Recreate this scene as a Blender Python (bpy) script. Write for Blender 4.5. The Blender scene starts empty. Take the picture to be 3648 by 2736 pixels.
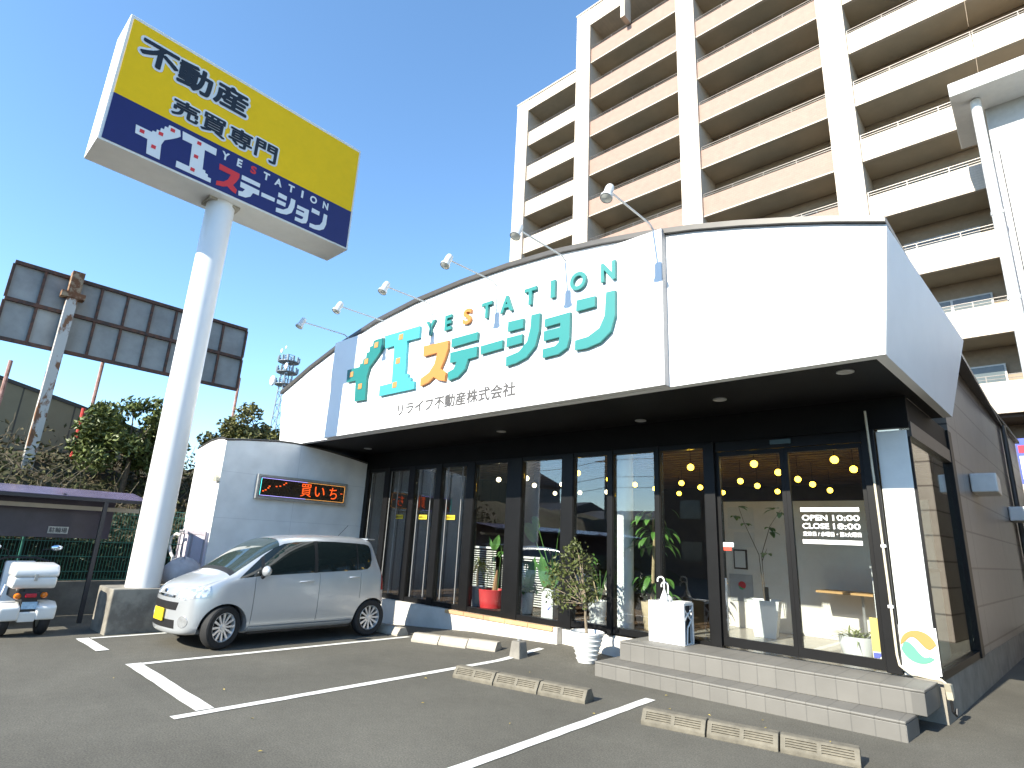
import bpy, bmesh, math, random
from mathutils import Vector, Matrix
R_ = math.radians
scene = bpy.context.scene
C = scene.collection
random.seed(7)

# ------------------------------------------------------------------ camera, sky, sun, exposure
cam_d = bpy.data.cameras.new('camera'); cam = bpy.data.objects.new('camera', cam_d); C.objects.link(cam)
YAW, PITCH, ROLL = R_(42.871), R_(15.373), R_(2.838)
fw = Vector((-math.sin(YAW)*math.cos(PITCH), math.cos(YAW)*math.cos(PITCH), math.sin(PITCH)))
rt = Vector((math.cos(YAW), math.sin(YAW), 0)); up = rt.cross(fw)
r2 = rt*math.cos(ROLL)+up*math.sin(ROLL); u2 = up*math.cos(ROLL)-rt*math.sin(ROLL)
cam.matrix_world = Matrix(((r2.x, u2.x, -fw.x, 0), (r2.y, u2.y, -fw.y, 0), (r2.z, u2.z, -fw.z, 1.6), (0, 0, 0, 1)))
cam_d.sensor_width = 36.0; cam_d.lens = 36.0*2052.2/3648; cam_d.clip_start = 0.05; cam_d.clip_end = 3000
scene.camera = cam
SUN_EL, SUN_AZ = R_(31), R_(4.2)
world = bpy.data.worlds.new('World'); scene.world = world; world.use_nodes = True
wt = world.node_tree; bg = wt.nodes['Background']
sky = wt.nodes.new('ShaderNodeTexSky'); sky.sky_type = 'NISHITA'; sky.sun_disc = False
sky.sun_elevation = SUN_EL; sky.sun_rotation = math.pi+SUN_AZ
sky.air_density = 1.0; sky.dust_density = 0.15; sky.ozone_density = 4.5; sky.altitude = 0
hs = wt.nodes.new('ShaderNodeHueSaturation'); hs.inputs['Hue'].default_value = .494; hs.inputs['Saturation'].default_value = 1.02
wt.links.new(sky.outputs[0], hs.inputs['Color']); wt.links.new(hs.outputs[0], bg.inputs[0]); bg.inputs[1].default_value = 0.122
sd = bpy.data.lights.new('sun', 'SUN'); sd.energy = 3.5; sd.angle = R_(0.5); sd.color = (1, .94, .80)
sun = bpy.data.objects.new('sun', sd); C.objects.link(sun)
sun.rotation_euler = Vector((math.sin(SUN_AZ)*math.cos(SUN_EL), math.cos(SUN_AZ)*math.cos(SUN_EL), -math.sin(SUN_EL))).to_track_quat('-Z', 'Y').to_euler()
scene.view_settings.view_transform = 'Standard'; scene.view_settings.look = 'None'
scene.view_settings.gamma = 1; scene.view_settings.exposure = 1.62
scene.render.engine = 'CYCLES'
cy = scene.cycles; cy.max_bounces = 8; cy.transparent_max_bounces = 16; cy.caustics_reflective = False; cy.caustics_refractive = False
cy.use_denoising = True

# ------------------------------------------------------------------ materials
MATS = {}
def mat(name, col, rough=.6, metal=0, var=.08, scale=6, bump=0, bscale=60, emit=0, spec=None, coat=0, stretch=(1, 1, 1), col2=None, thr=None):
    if name in MATS: return MATS[name]
    m = bpy.data.materials.new(name); m.use_nodes = True; nt = m.node_tree; b = nt.nodes['Principled BSDF']
    b.inputs['Roughness'].default_value = rough; b.inputs['Metallic'].default_value = metal
    if spec is not None: b.inputs['Specular IOR Level'].default_value = spec
    if coat: b.inputs['Coat Weight'].default_value = coat; b.inputs['Coat Roughness'].default_value = .06
    b.inputs['Base Color'].default_value = (*col, 1)
    if emit:
        b.inputs['Emission Color'].default_value = (*col, 1); b.inputs['Emission Strength'].default_value = emit
    if var or bump or col2:
        tc = nt.nodes.new('ShaderNodeTexCoord'); mp = nt.nodes.new('ShaderNodeMapping'); mp.inputs['Scale'].default_value = stretch
        nt.links.new(tc.outputs['Object'], mp.inputs[0])
        n = nt.nodes.new('ShaderNodeTexNoise'); n.inputs['Scale'].default_value = scale; n.inputs['Detail'].default_value = 6; n.inputs['Roughness'].default_value = .62
        nt.links.new(mp.outputs[0], n.inputs['Vector'])
        r = nt.nodes.new('ShaderNodeValToRGB')
        if col2:
            a, c = (.42, .6) if thr is None else thr
            r.color_ramp.elements[0].position = a; r.color_ramp.elements[1].position = c
            r.color_ramp.elements[0].color = (*col, 1); r.color_ramp.elements[1].color = (*col2, 1)
        else:
            r.color_ramp.elements[0].position = .3; r.color_ramp.elements[1].position = .7
            r.color_ramp.elements[0].color = (*[max(0, c*(1-var)) for c in col], 1)
            r.color_ramp.elements[1].color = (*[min(1, c*(1+var)) for c in col], 1)
        nt.links.new(n.outputs['Fac'], r.inputs[0]); nt.links.new(r.outputs[0], b.inputs['Base Color'])
        if bump:
            n2 = nt.nodes.new('ShaderNodeTexNoise'); n2.inputs['Scale'].default_value = bscale; n2.inputs['Detail'].default_value = 4
            nt.links.new(mp.outputs[0], n2.inputs['Vector'])
            bp = nt.nodes.new('ShaderNodeBump'); bp.inputs['Strength'].default_value = bump; bp.inputs['Distance'].default_value = .01
            nt.links.new(n2.outputs['Fac'], bp.inputs['Height']); nt.links.new(bp.outputs[0], b.inputs['Normal'])
    MATS[name] = m; return m

def glass(name, tint=(.96, .98, .975), refl=1.0, ior=1.5, rough=0.0):
    if name in MATS: return MATS[name]
    m = bpy.data.materials.new(name); m.use_nodes = True; nt = m.node_tree; nt.nodes.clear()
    o = nt.nodes.new('ShaderNodeOutputMaterial'); mx = nt.nodes.new('ShaderNodeMixShader')
    t = nt.nodes.new('ShaderNodeBsdfTransparent'); t.inputs[0].default_value = (*tint, 1)
    g = nt.nodes.new('ShaderNodeBsdfGlossy'); g.inputs['Roughness'].default_value = rough; g.inputs['Color'].default_value = (refl, refl, refl, 1)
    f = nt.nodes.new('ShaderNodeFresnel'); ge = nt.nodes.new('ShaderNodeNewGeometry'); ma = nt.nodes.new('ShaderNodeMath'); ma.operation = 'MULTIPLY_ADD'
    ma.inputs[1].default_value = 1/ior-ior; ma.inputs[2].default_value = ior   # the same reflectance from either side of the thin sheet
    nt.links.new(ge.outputs['Backfacing'], ma.inputs[0]); nt.links.new(ma.outputs[0], f.inputs['IOR'])
    nt.links.new(f.outputs[0], mx.inputs[0]); nt.links.new(t.outputs[0], mx.inputs[1]); nt.links.new(g.outputs[0], mx.inputs[2]); nt.links.new(mx.outputs[0], o.inputs[0])
    MATS[name] = m; return m

def brick_mat(name, c1, c2, mortar, bw, bh, ms=.006, rough=.7, offset=.5, axes='XZ', bump=.3, var=1):
    if name in MATS: return MATS[name]
    m = bpy.data.materials.new(name); m.use_nodes = True; nt = m.node_tree; b = nt.nodes['Principled BSDF']; b.inputs['Roughness'].default_value = rough
    tc = nt.nodes.new('ShaderNodeTexCoord'); s = nt.nodes.new('ShaderNodeSeparateXYZ'); cb = nt.nodes.new('ShaderNodeCombineXYZ')
    nt.links.new(tc.outputs['Object'], s.inputs[0])
    nt.links.new(s.outputs['XYZ'.index(axes[0])], cb.inputs[0]); nt.links.new(s.outputs['XYZ'.index(axes[1])], cb.inputs[1])
    k = nt.nodes.new('ShaderNodeTexBrick'); k.offset = offset; k.inputs['Scale'].default_value = 1
    k.inputs['Brick Width'].default_value = bw; k.inputs['Row Height'].default_value = bh; k.inputs['Mortar Size'].default_value = ms
    k.inputs['Color1'].default_value = (*c1, 1); k.inputs['Color2'].default_value = (*c2, 1); k.inputs['Mortar'].default_value = (*mortar, 1)
    nt.links.new(cb.outputs[0], k.inputs['Vector'])
    n = nt.nodes.new('ShaderNodeTexNoise'); n.inputs['Scale'].default_value = 3; n.inputs['Detail'].default_value = 8; nt.links.new(tc.outputs['Object'], n.inputs['Vector'])
    mr = nt.nodes.new('ShaderNodeMapRange'); mr.inputs[3].default_value = .8; mr.inputs[4].default_value = 1.15; nt.links.new(n.outputs['Fac'], mr.inputs[0])
    mx = nt.nodes.new('ShaderNodeMix'); mx.data_type = 'RGBA'; mx.blend_type = 'MULTIPLY'; mx.inputs[0].default_value = 1
    nt.links.new(k.outputs['Color'], mx.inputs[6]); nt.links.new(mr.outputs[0], mx.inputs[7]); nt.links.new(mx.outputs[2], b.inputs['Base Color'])
    bp = nt.nodes.new('ShaderNodeBump'); bp.inputs['Strength'].default_value = bump; bp.inputs['Distance'].default_value = .004; bp.invert = True
    nt.links.new(k.outputs['Fac'], bp.inputs['Height']); nt.links.new(bp.outputs[0], b.inputs['Normal'])
    MATS[name] = m; return m

def asphalt():
    m = bpy.data.materials.new('asphalt'); m.use_nodes = True; nt = m.node_tree; b = nt.nodes['Principled BSDF']; b.inputs['Roughness'].default_value = .85
    b.inputs['Specular IOR Level'].default_value = .3
    tc = nt.nodes.new('ShaderNodeTexCoord')
    def noise(s, d=6, r=.6):
        n = nt.nodes.new('ShaderNodeTexNoise'); n.inputs['Scale'].default_value = s; n.inputs['Detail'].default_value = d; n.inputs['Roughness'].default_value = r
        nt.links.new(tc.outputs['Object'], n.inputs['Vector']); return n
    big = noise(.55, 7); fine = noise(70, 4, .8); mid = noise(9, 5)
    r1 = nt.nodes.new('ShaderNodeValToRGB'); r1.color_ramp.elements[0].position = .32; r1.color_ramp.elements[1].position = .7
    r1.color_ramp.elements[0].color = (.084, .080, .069, 1); r1.color_ramp.elements[1].color = (.124, .119, .103, 1)
    nt.links.new(big.outputs['Fac'], r1.inputs[0])
    r2 = nt.nodes.new('ShaderNodeValToRGB'); r2.color_ramp.elements[0].position = .30; r2.color_ramp.elements[1].position = .72
    r2.color_ramp.elements[0].color = (.45, .45, .45, 1); r2.color_ramp.elements[1].color = (1.7, 1.67, 1.6, 1)
    nt.links.new(fine.outputs['Fac'], r2.inputs[0])
    mr = nt.nodes.new('ShaderNodeMapRange'); mr.inputs[3].default_value = .82; mr.inputs[4].default_value = 1.18; nt.links.new(mid.outputs['Fac'], mr.inputs[0])
    x = nt.nodes.new('ShaderNodeMix'); x.data_type = 'RGBA'; x.blend_type = 'MULTIPLY'; x.inputs[0].default_value = 1
    y = nt.nodes.new('ShaderNodeMix'); y.data_type = 'RGBA'; y.blend_type = 'MULTIPLY'; y.inputs[0].default_value = 1
    nt.links.new(r1.outputs[0], x.inputs[6]); nt.links.new(r2.outputs[0], x.inputs[7]); nt.links.new(x.outputs[2], y.inputs[6]); nt.links.new(mr.outputs[0], y.inputs[7])
    # oil stains and patched cracks
    vs = nt.nodes.new('ShaderNodeTexVoronoi'); vs.inputs['Scale'].default_value = .38; nt.links.new(tc.outputs['Object'], vs.inputs['Vector'])
    rs = nt.nodes.new('ShaderNodeValToRGB'); rs.color_ramp.elements[0].position = .05; rs.color_ramp.elements[1].position = .13
    rs.color_ramp.elements[0].color = (.62, .6, .58, 1); rs.color_ramp.elements[1].color = (1, 1, 1, 1)
    nt.links.new(vs.outputs['Distance'], rs.inputs[0])
    z = nt.nodes.new('ShaderNodeMix'); z.data_type = 'RGBA'; z.blend_type = 'MULTIPLY'; z.inputs[0].default_value = 1
    nt.links.new(y.outputs[2], z.inputs[6]); nt.links.new(rs.outputs[0], z.inputs[7]); nt.links.new(z.outputs[2], b.inputs['Base Color'])
    bp = nt.nodes.new('ShaderNodeBump'); bp.inputs['Strength'].default_value = .55; bp.inputs['Distance'].default_value = .006
    nt.links.new(fine.outputs['Fac'], bp.inputs['Height']); nt.links.new(bp.outputs[0], b.inputs['Normal'])
    return m

def paint_line_mat():
    m = bpy.data.materials.new('road paint'); m.use_nodes = True; nt = m.node_tree; b = nt.nodes['Principled BSDF']; b.inputs['Roughness'].default_value = .7
    tc = nt.nodes.new('ShaderNodeTexCoord'); n = nt.nodes.new('ShaderNodeTexNoise'); n.inputs['Scale'].default_value = 45; n.inputs['Detail'].default_value = 8; n.inputs['Roughness'].default_value = .7
    nt.links.new(tc.outputs['Object'], n.inputs['Vector'])
    r = nt.nodes.new('ShaderNodeValToRGB'); r.color_ramp.elements[0].position = .30; r.color_ramp.elements[1].position = .40
    r.color_ramp.elements[0].color = (.16, .15, .14, 1); r.color_ramp.elements[1].color = (.74, .73, .68, 1)
    nt.links.new(n.outputs['Fac'], r.inputs[0]); nt.links.new(r.outputs[0], b.inputs['Base Color'])
    return m

WHITE = mat('white cladding', (.83, .83, .82), .45, var=.025, scale=2.5)
WHITE2 = mat('white paint', (.78, .78, .77), .4, var=.04, scale=5)
BLACK = mat('black aluminium', (.006, .006, .0065), .42, var=.2, spec=.25)
BLACKW = mat('black soffit board', (.007, .0068, .007), .6, var=.25, scale=2, spec=.15)
DARK = mat('dark trim', (.05, .046, .042), .5)
CONC = mat('concrete', (.21, .195, .17), .85, var=.25, scale=5, bump=.4, bscale=40)
RUST = mat('rust', (.17, .075, .035), .85, col2=(.34, .26, .17), scale=7, thr=(.48, .6))
STEEL = mat('galvanised steel', (.45, .45, .44), .4, .6, var=.15)
CHROME = mat('chrome', (.75, .75, .77), .12, 1, var=0)
RUBBER = mat('rubber', (.017, .017, .018), .8, var=.2, scale=20)
PGLASS = glass('shop glass', (.93, .95, .95), 1.0, 1.75)
LEAF_D = mat('evergreen leaf', (.10, .125, .030), .5, var=.45, scale=2.2)
LEAF_O = mat('olive leaf', (.125, .125, .035), .55, var=.45, scale=4)
LEAF_G = mat('indoor leaf', (.085, .20, .04), .4, var=.3, scale=6)
BARK = mat('bark', (.12, .09, .06), .9, var=.35, scale=20)
TWIG = mat('dry twig', (.21, .17, .11), .9, var=.4, scale=9)

# ------------------------------------------------------------------ helpers
ORG = {}
def org(o):
    v = Vector((0, 0, 0))
    while o is not None: v += o.location; o = o.parent
    return v
def tag(o, label=None, cat=None, group=None, kind=None):
    if label: o['label'] = label
    if cat: o['category'] = cat
    if group: o['group'] = group
    if kind: o['kind'] = kind
    return o
def thing(name, label, cat, loc, group=None):
    o = bpy.data.objects.new(name, None); o.empty_display_size = .3; C.objects.link(o); o.location = loc
    return tag(o, label, cat, group)
class MB:
    def __init__(s): s.v = []; s.f = []
    def add(s, vs, fs):
        n = len(s.v); s.v += [tuple(p) for p in vs]; s.f += [tuple(i+n for i in f) for f in fs]; return s
    def box(s, x0, x1, y0, y1, z0, z1):
        return s.add([(x0, y0, z0), (x1, y0, z0), (x1, y1, z0), (x0, y1, z0), (x0, y0, z1), (x1, y0, z1), (x1, y1, z1), (x0, y1, z1)],
                     [(0, 3, 2, 1), (4, 5, 6, 7), (0, 1, 5, 4), (1, 2, 6, 5), (2, 3, 7, 6), (3, 0, 4, 7)])
    def quad(s, a, b, c, d): return s.add([a, b, c, d], [(0, 1, 2, 3)])
    def frame(s, x0, x1, z0, z1, w0, w1, wt_, y0, y1):
        # one closed ring: side width w0, bottom w1, top wt_
        o = [(x0, z0), (x1, z0), (x1, z1), (x0, z1)]; i = [(x0+w0, z0+w1), (x1-w0, z0+w1), (x1-w0, z1-wt_), (x0+w0, z1-wt_)]
        vs = [(p[0], y, p[1]) for y in (y0, y1) for p in o+i]; fs = []
        for k in range(4):
            n = (k+1) % 4
            fs += [(k, n, 4+n, 4+k), (8+k, 12+k, 12+n, 8+n), (k, 8+k, 8+n, n), (4+k, 4+n, 12+n, 12+k)]
        return s.add(vs, fs)
    def prism(s, poly, ax, a, b):
        # poly in the two other axes (in XYZ order)
        n = len(poly)
        def P(p, t):
            if ax == 'Y': return (p[0], t, p[1])
            if ax == 'X': return (t, p[0], p[1])
            return (p[0], p[1], t)
        vs = [P(p, a) for p in poly]+[P(p, b) for p in poly]
        return s.add(vs, [tuple(range(n)), tuple(range(2*n-1, n-1, -1))]+[(i, i+n, (i+1) % n+n, (i+1) % n) for i in range(n)])
    def tube(s, pts, r, seg=8, r2=None, cap=True):
        pts = [Vector(p) for p in pts]; n = len(pts); rings = []
        ref = None
        for i, p in enumerate(pts):
            d = (pts[min(i+1, n-1)]-pts[max(i-1, 0)]).normalized()
            if ref is None:
                ref = d.orthogonal().normalized()
            a = (ref-d*ref.dot(d))
            a = a.normalized() if a.length > 1e-6 else d.orthogonal().normalized()
            ref = a; b = d.cross(a)
            rr = r if r2 is None else r+(r2-r)*i/(n-1)
            if isinstance(r, (list, tuple)): rr = r[i]
            rings.append([p+(a*math.cos(2*math.pi*k/seg)+b*math.sin(2*math.pi*k/seg))*rr for k in range(seg)])
        vs = [v for g in rings for v in g]; fs = []
        for i in range(n-1):
            for k in range(seg):
                k2 = (k+1) % seg; fs.append((i*seg+k, i*seg+k2, (i+1)*seg+k2, (i+1)*seg+k))
        if cap: fs += [tuple(range(seg-1, -1, -1)), tuple(range((n-1)*seg, n*seg))]
        return s.add(vs, fs)
    def lathe(s, prof, c=(0, 0, 0), seg=24, ax='Z'):
        n = len(prof); vs = []; fs = []
        for r, z in prof:
            for k in range(seg):
                a = 2*math.pi*k/seg; x, y = r*math.cos(a), r*math.sin(a)
                p = (x, y, z) if ax == 'Z' else ((z, x, y) if ax == 'X' else (x, z, y))
                vs.append((p[0]+c[0], p[1]+c[1], p[2]+c[2]))
        for i in range(n-1):
            for k in range(seg):
                k2 = (k+1) % seg; fs.append((i*seg+k, i*seg+k2, (i+1)*seg+k2, (i+1)*seg+k))
        return s.add(vs, fs)
    def ball(s, c, r, seg=14, sz=1.0):
        n = seg//2
        return s.lathe([(max(r*math.sin(math.pi*i/n), .0005), -r*math.cos(math.pi*i/n)*sz) for i in range(n+1)], c, seg)
    def build(s, name, m, parent=None, smooth=False, bevel=0, seg=2, local=False, angle=None):
        me = bpy.data.meshes.new(name); off = Vector((0, 0, 0)) if local else org(parent)
        me.from_pydata([tuple(Vector(p)-off) for p in s.v], [], s.f)
        bm = bmesh.new(); bm.from_mesh(me)
        if bevel:
            bmesh.ops.remove_doubles(bm, verts=bm.verts, dist=1e-5)
            bmesh.ops.recalc_face_normals(bm, faces=bm.faces)
            ed = [e for e in bm.edges if len(e.link_faces) == 2 and e.calc_face_angle(0) > .5]
            bmesh.ops.bevel(bm, geom=ed, offset=bevel, segments=seg, affect='EDGES', profile=.6, clamp_overlap=True)
        else:
            bmesh.ops.recalc_face_normals(bm, faces=bm.faces)
        bm.to_mesh(me); bm.free()
        if smooth:
            me.polygons.foreach_set('use_smooth', [True]*len(me.polygons)); me.set_sharp_from_angle(angle=angle or R_(40))
        me.materials.append(m)
        o = bpy.data.objects.new(name, me); C.objects.link(o)
        if parent: o.parent = parent
        return o
def struct(o): o['kind'] = 'structure'; return o
def copy_tree(o, loc=None, parent=None):
    c = o.copy(); C.objects.link(c)
    if parent: c.parent = parent
    if loc is not None: c.location = loc
    for ch in o.children: copy_tree(ch, None, c)
    return c
ORD = ['first', 'second', 'third', 'fourth', 'fifth', 'sixth', 'seventh', 'eighth', 'ninth', 'tenth', 'eleventh', 'twelfth']

def text_mb(s, bold=0.0, depth=0.02):
    """flat lettering of a string, returned as (verts, faces) with unit size; x right, y up, z depth"""
    cu = bpy.data.curves.new('t', 'FONT'); cu.body = s; cu.size = 1; cu.offset = bold; cu.extrude = depth/2; cu.resolution_u = 4
    o = bpy.data.objects.new('t', cu); C.objects.link(o)
    dg = bpy.context.evaluated_depsgraph_get(); dg.update()
    me = bpy.data.meshes.new_from_object(o.evaluated_get(dg))
    v = [tuple(p.co) for p in me.vertices]; f = [tuple(p.vertices) for p in me.polygons]
    bpy.data.objects.remove(o); bpy.data.curves.remove(cu); bpy.data.meshes.remove(me)
    return v, f
def text_on(mb, s, a0, a1, z0, z1, plane, at, sign=1, bold=0.0, depth=.012):
    """lettering stretched into the box a0..a1 (along X or Y) and z0..z1 on plane Y=at (plane 'Y') or X=at (plane 'X'); sign: outward direction of depth"""
    v, f = text_mb(s, bold, 1.0)
    xs = [p[0] for p in v]; ys = [p[1] for p in v]; x0, x1, y0, y1 = min(xs), max(xs), min(ys), max(ys)
    out = []
    for p in v:
        a = a0+(a1-a0)*(p[0]-x0)/(x1-x0); z = z0+(z1-z0)*(p[1]-y0)/(y1-y0); d = at+sign*depth*(p[2]+.5)
        out.append((a, d, z) if plane == 'Y' else (d, a, z))
    mb.add(out, f); return mb

def stamped(mb, s, a0, a1, z0, z1, plane, at, sign, r, n=10, step=.0003):
    """heavy flat lettering: thin copies of the strokes fanned out by r metres, each a hair above the last"""
    v, f = text_mb(s, 0, 0.0)
    xs = [p[0] for p in v]; ys = [p[1] for p in v]; x0, x1, y0, y1 = min(xs), max(xs), min(ys), max(ys)
    a0, a1, z0, z1 = a0+r, a1-r, z0+r, z1-r
    for k in range(n+1):
        da, dz = (0, 0) if k == n else (r*math.cos(2*math.pi*k/n), r*math.sin(2*math.pi*k/n)); d = at+sign*step*k; out = []
        for p in v:
            a = a0+(a1-a0)*(p[0]-x0)/(x1-x0)+da; z = z0+(z1-z0)*(p[1]-y0)/(y1-y0)+dz
            out.append((a, d, z) if plane == 'Y' else (d, a, z))
        mb.add(out, f)
    return mb

# ------------------------------------------------------------------ ground
def hgt(x, y):
    kx = [(-16, -.15), (-12, -.16), (-10.5, -.15), (-9.2, -.06), (-8, .02), (-6, .08), (-4.9, .03), (-4.4, 0), (4, 0)]
    if x <= -16 or x >= 4 or y < 6.3: return 0
    for (a, p), (b, q) in zip(kx, kx[1:]):
        if a <= x <= b: h = p+(q-p)*(x-a)/(b-a); break
    t = min(1, (y-6.3)/1.5); t = t*t*(3-2*t)
    if y > 8.6: t *= max(0, 1-(y-8.6)/1.0)
    return h*t
xs = [-900, -300, -120, -60, -30, -20]+[-16+.25*i for i in range(81)]+[8, 20, 60, 200, 900]
ys = [-900, -300, -120, -60, -30, -15, -6, 0, 3, 5]+[6+.2*i for i in range(26)]+[14, 20, 30, 60, 200, 900]
g = MB(); g.v = [(x, y, hgt(x, y)) for y in ys for x in xs]; nx = len(xs)
g.f = [(j*nx+i, j*nx+i+1, (j+1)*nx+i+1, (j+1)*nx+i) for j in range(len(ys)-1) for i in range(nx-1)]
struct(g.build('ground', asphalt(), smooth=True))
LINE = paint_line_mat()
def line(pts, w):
    mb = MB()
    (x0, y0), (x1, y1) = pts; L = math.hypot(x1-x0, y1-y0); n = max(2, int(L/.2)); nx_, ny_ = -(y1-y0)/L, (x1-x0)/L
    rnd = random.Random(x0*7+y0)
    vs = []; fs = []
    for i in range(n+1):
        t = i/n; x, y = x0+(x1-x0)*t, y0+(y1-y0)*t
        for s in (-1, 1):
            px, py = x+nx_*s*(w/2+rnd.uniform(-.006, .006)), y+ny_*s*(w/2+rnd.uniform(-.006, .006)); vs.append((px, py, hgt(px, py)+.006))
    fs = [(2*i, 2*i+1, 2*i+3, 2*i+2) for i in range(n)]
    mb.add(vs, fs); return mb
for k, (p, w) in enumerate([(((-8.22, 2.62), (-8.19, 6.6)), .10), (((-5.84, 2.20), (-6.0, 7.42)), .11), (((-3.37, 2.0), (-3.55, 6.33)), .12),
                            (((-10.34, 2.52), (-9.22, 2.62)), .15), (((-10.33, 2.60), (-10.33, 4.6)), .09),
                            (((-8.27, 2.57), (-5.92, 2.50)), .16), (((-.95, 1.5), (-1.0, 5.95)), .12)]):
    if k == 3: p = ((-10.36, 2.50), (-9.28, 2.50))
    o = line(p, w).build('parking_line', LINE); struct(o)
    if k in (3, 5): o.location.z = .003

# ------------------------------------------------------------------ showroom building
B = thing('showroom_building', 'white single-storey showroom with arched fascia, black glazed front and side wall', 'building', (-6.5, 8, 0))
FLOOR = .38
# plinth
MB().box(-12.06, -6.05, 7.86, 8.2, -.4, .32).build('plinth', mat('plinth render', (.62, .59, .54), .85, var=.1, scale=3, bump=.25), B)
MB().box(-6.048, -4.42, 7.985, 8.2, -.4, .33).build('plinth', MATS['plinth render'], B)
br = MB(); bw = (8.72-6.13)/5
o = MB()
for i in range(5): o.box(-8.72+i*bw, -8.72+(i+1)*bw-.008, 7.835, 7.93, .262, .324)
o.build('brick_sill', brick_mat('orange brick', (.60, .40, .19), (.48, .27, .15), (.3, .25, .2), bw, 1, .004, offset=0), B, bevel=.004)
# flank: X = -1.46 + .05 Y
def fx(y): return -1.46+.05*y
MB().prism([(fx(8.02), 8.02), (fx(21.3), 21.3), (fx(21.3)-.3, 21.3), (fx(8.02)-.3, 8.02)], 'Z', -.4, .415).build('plinth', mat('side concrete', (.24, .22, .185), .85, var=.25, scale=3, bump=.4), B)
SIDE = brick_mat('brown side panels', (.215, .200, .188), (.195, .182, .172), (.07, .064, .06), 3.4, .52, .014, rough=.34, offset=0, axes='YZ', bump=.25)
MB().prism([(fx(10.66), 10.66), (fx(21.3), 21.3), (fx(21.3)-.2, 21.3), (fx(10.66)-.2, 10.66)], 'Z', .417, 4.95).build('side_wall', SIDE, B)
MB().prism([(fx(10.5)+.06, 10.5), (fx(21.35)+.1, 21.35), (fx(21.35)-.3, 21.35), (fx(10.5)-.3, 10.5)], 'Z', 4.952, 5.02).build('roof_edge', DARK, B)
# vents on the flank
for y0, z0 in ((11.95, 2.62), (16.7, 2.45)):
    x = fx(y0+.2)
    h = MB().prism([(y0, z0+.12), (y0, z0+.42), (y0+.85, z0+.42), (y0+.85, z0+.12)], 'X', x, x+.34)
    h.build('vent_hood', mat('hood white', (.62, .62, .60), .4, .2), B, bevel=.02)
MB().tube([(fx(18.1)+.06, 18.1, 4.9), (fx(18.1)+.06, 18.1, -.1)], .05, 10).build('drain_pipe', mat('pipe dark', (.09, .085, .08), .5), B, smooth=True)
# columns / frames of the front
ZT, ZB = 3.12, .325
MULL = [(-12.06, -11.86), (-11.24, -11.06), (-10.33, -10.14), (-9.43, -9.25), (-8.49, -8.26), (-7.38, -7.02), (-6.10, -5.86), (-5.175, -5.08), (-4.335, -4.26), (-3.55, -3.40)]
for a, b in MULL: MB().box(a, b, 7.94, 8.08, ZB, ZT).build('mullion', BLACK, B, bevel=.006)
MB().box(-13.3, -1.05, 7.957, 8.10, ZT+.002, 3.60).build('header', BLACKW, B)
for (a, b), (c, d) in zip(MULL, MULL[1:]):
    zb = ZB if b < -6.0 else .36
    w = MB().frame(b+.001, c-.001, zb, ZT, .012, .09, .07, 7.955, 8.065).build('window', BLACK, B)
    MB().box(b+.014, c-.014, 8.0, 8.008, zb+.092, ZT-.072).build('pane', PGLASS, w)
# narrow jambs of the left panes show as thin pale lines
for x in (-11.75, -11.0, -10.72, -9.98, -9.57, -9.05, -8.62):
    MB().box(x-.009, x+.009, 7.957, 7.972, ZB+.1, ZT-.08).build('glazing_strip', mat('grey strip', (.22, .22, .22), .4), B)
# entrance: two glazed leaves under a transom
for i, (a, b) in enumerate([(-3.398, -2.475), (-2.473, -1.55)]):
    d = MB().frame(a, b, .43, 2.98, .05, .11, .06, 8.0, 8.06).build('door', BLACK, B)
    MB().box(a+.052, b-.052, 8.025, 8.033, .542, 2.918).build('pane', PGLASS, d)
    if i == 0:
        MB().tube([(a+.09, 7.95, .62), (a+.09, 7.95, 1.28)], .013, 8).box(a+.08, a+.10, 7.95, 8.0, .70, .72).box(a+.08, a+.10, 7.95, 8.0, 1.2, 1.22).build('handle', CHROME, d, smooth=True)
MB().box(-3.398, -1.55, 7.98, 8.08, 2.985, ZT).build('transom', BLACK, B)
MB().box(-1.55, -1.41, 7.94, 8.08, .42, ZT).build('mullion', BLACK, B, bevel=.006)
MB().box(-2.62, -2.36, 7.95, 7.978, 3.03, 3.09).build('door_sensor', mat('sensor', (.06, .10, .11), .3), B)
# vinyl hours on the right leaf (2 mm proud of the glass)
V = mat('white vinyl', (.85, .85, .85), .5, var=0)
t = MB().box(-2.325, -1.665, 8.014, 8.018, 2.155, 2.205).box(-2.325, -1.665, 8.014, 8.018, 1.765, 1.815)
stamped(t, 'OPEN', -2.315, -2.02, 2.045, 2.115, 'Y', 8.018, -1, .0028, 8); stamped(t, '10:00', -1.965, -1.67, 2.045, 2.115, 'Y', 8.018, -1, .0028, 8)
stamped(t, 'CLOSE', -2.315, -2.01, 1.945, 2.015, 'Y', 8.018, -1, .0028, 8); stamped(t, '18:00', -1.965, -1.67, 1.945, 2.015, 'Y', 8.018, -1, .0028, 8)
stamped(t, '定休日 / 水曜日・第1火曜日', -2.315, -1.67, 1.856, 1.914, 'Y', 8.018, -1, .002, 6)
t.build('opening_hours', V, B)
# yellow stickers on the left panes, entry sticker on the door
for x in (-10.62, -9.80, -8.93):
    s = MB().box(x-.13, x+.13, 7.992, 7.997, 1.985, 2.075).build('sticker', mat('yellow sticker', (.65, .50, .03), .5), B)
    text_on(MB(), '防犯カメラ', x-.11, x+.11, 2.005, 2.055, 'Y', 7.986, 1, .01, .004).build('lettering', mat('sticker ink', (.15, .11, .02), .5), s)
MB().box(-3.365, -3.205, 8.014, 8.019, 1.685, 1.742).build('sticker', V, B)
MB().box(-3.355, -3.235, 8.014, 8.019, 1.635, 1.682).build('sticker', mat('red sticker', (.55, .06, .03), .5), B)
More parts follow.
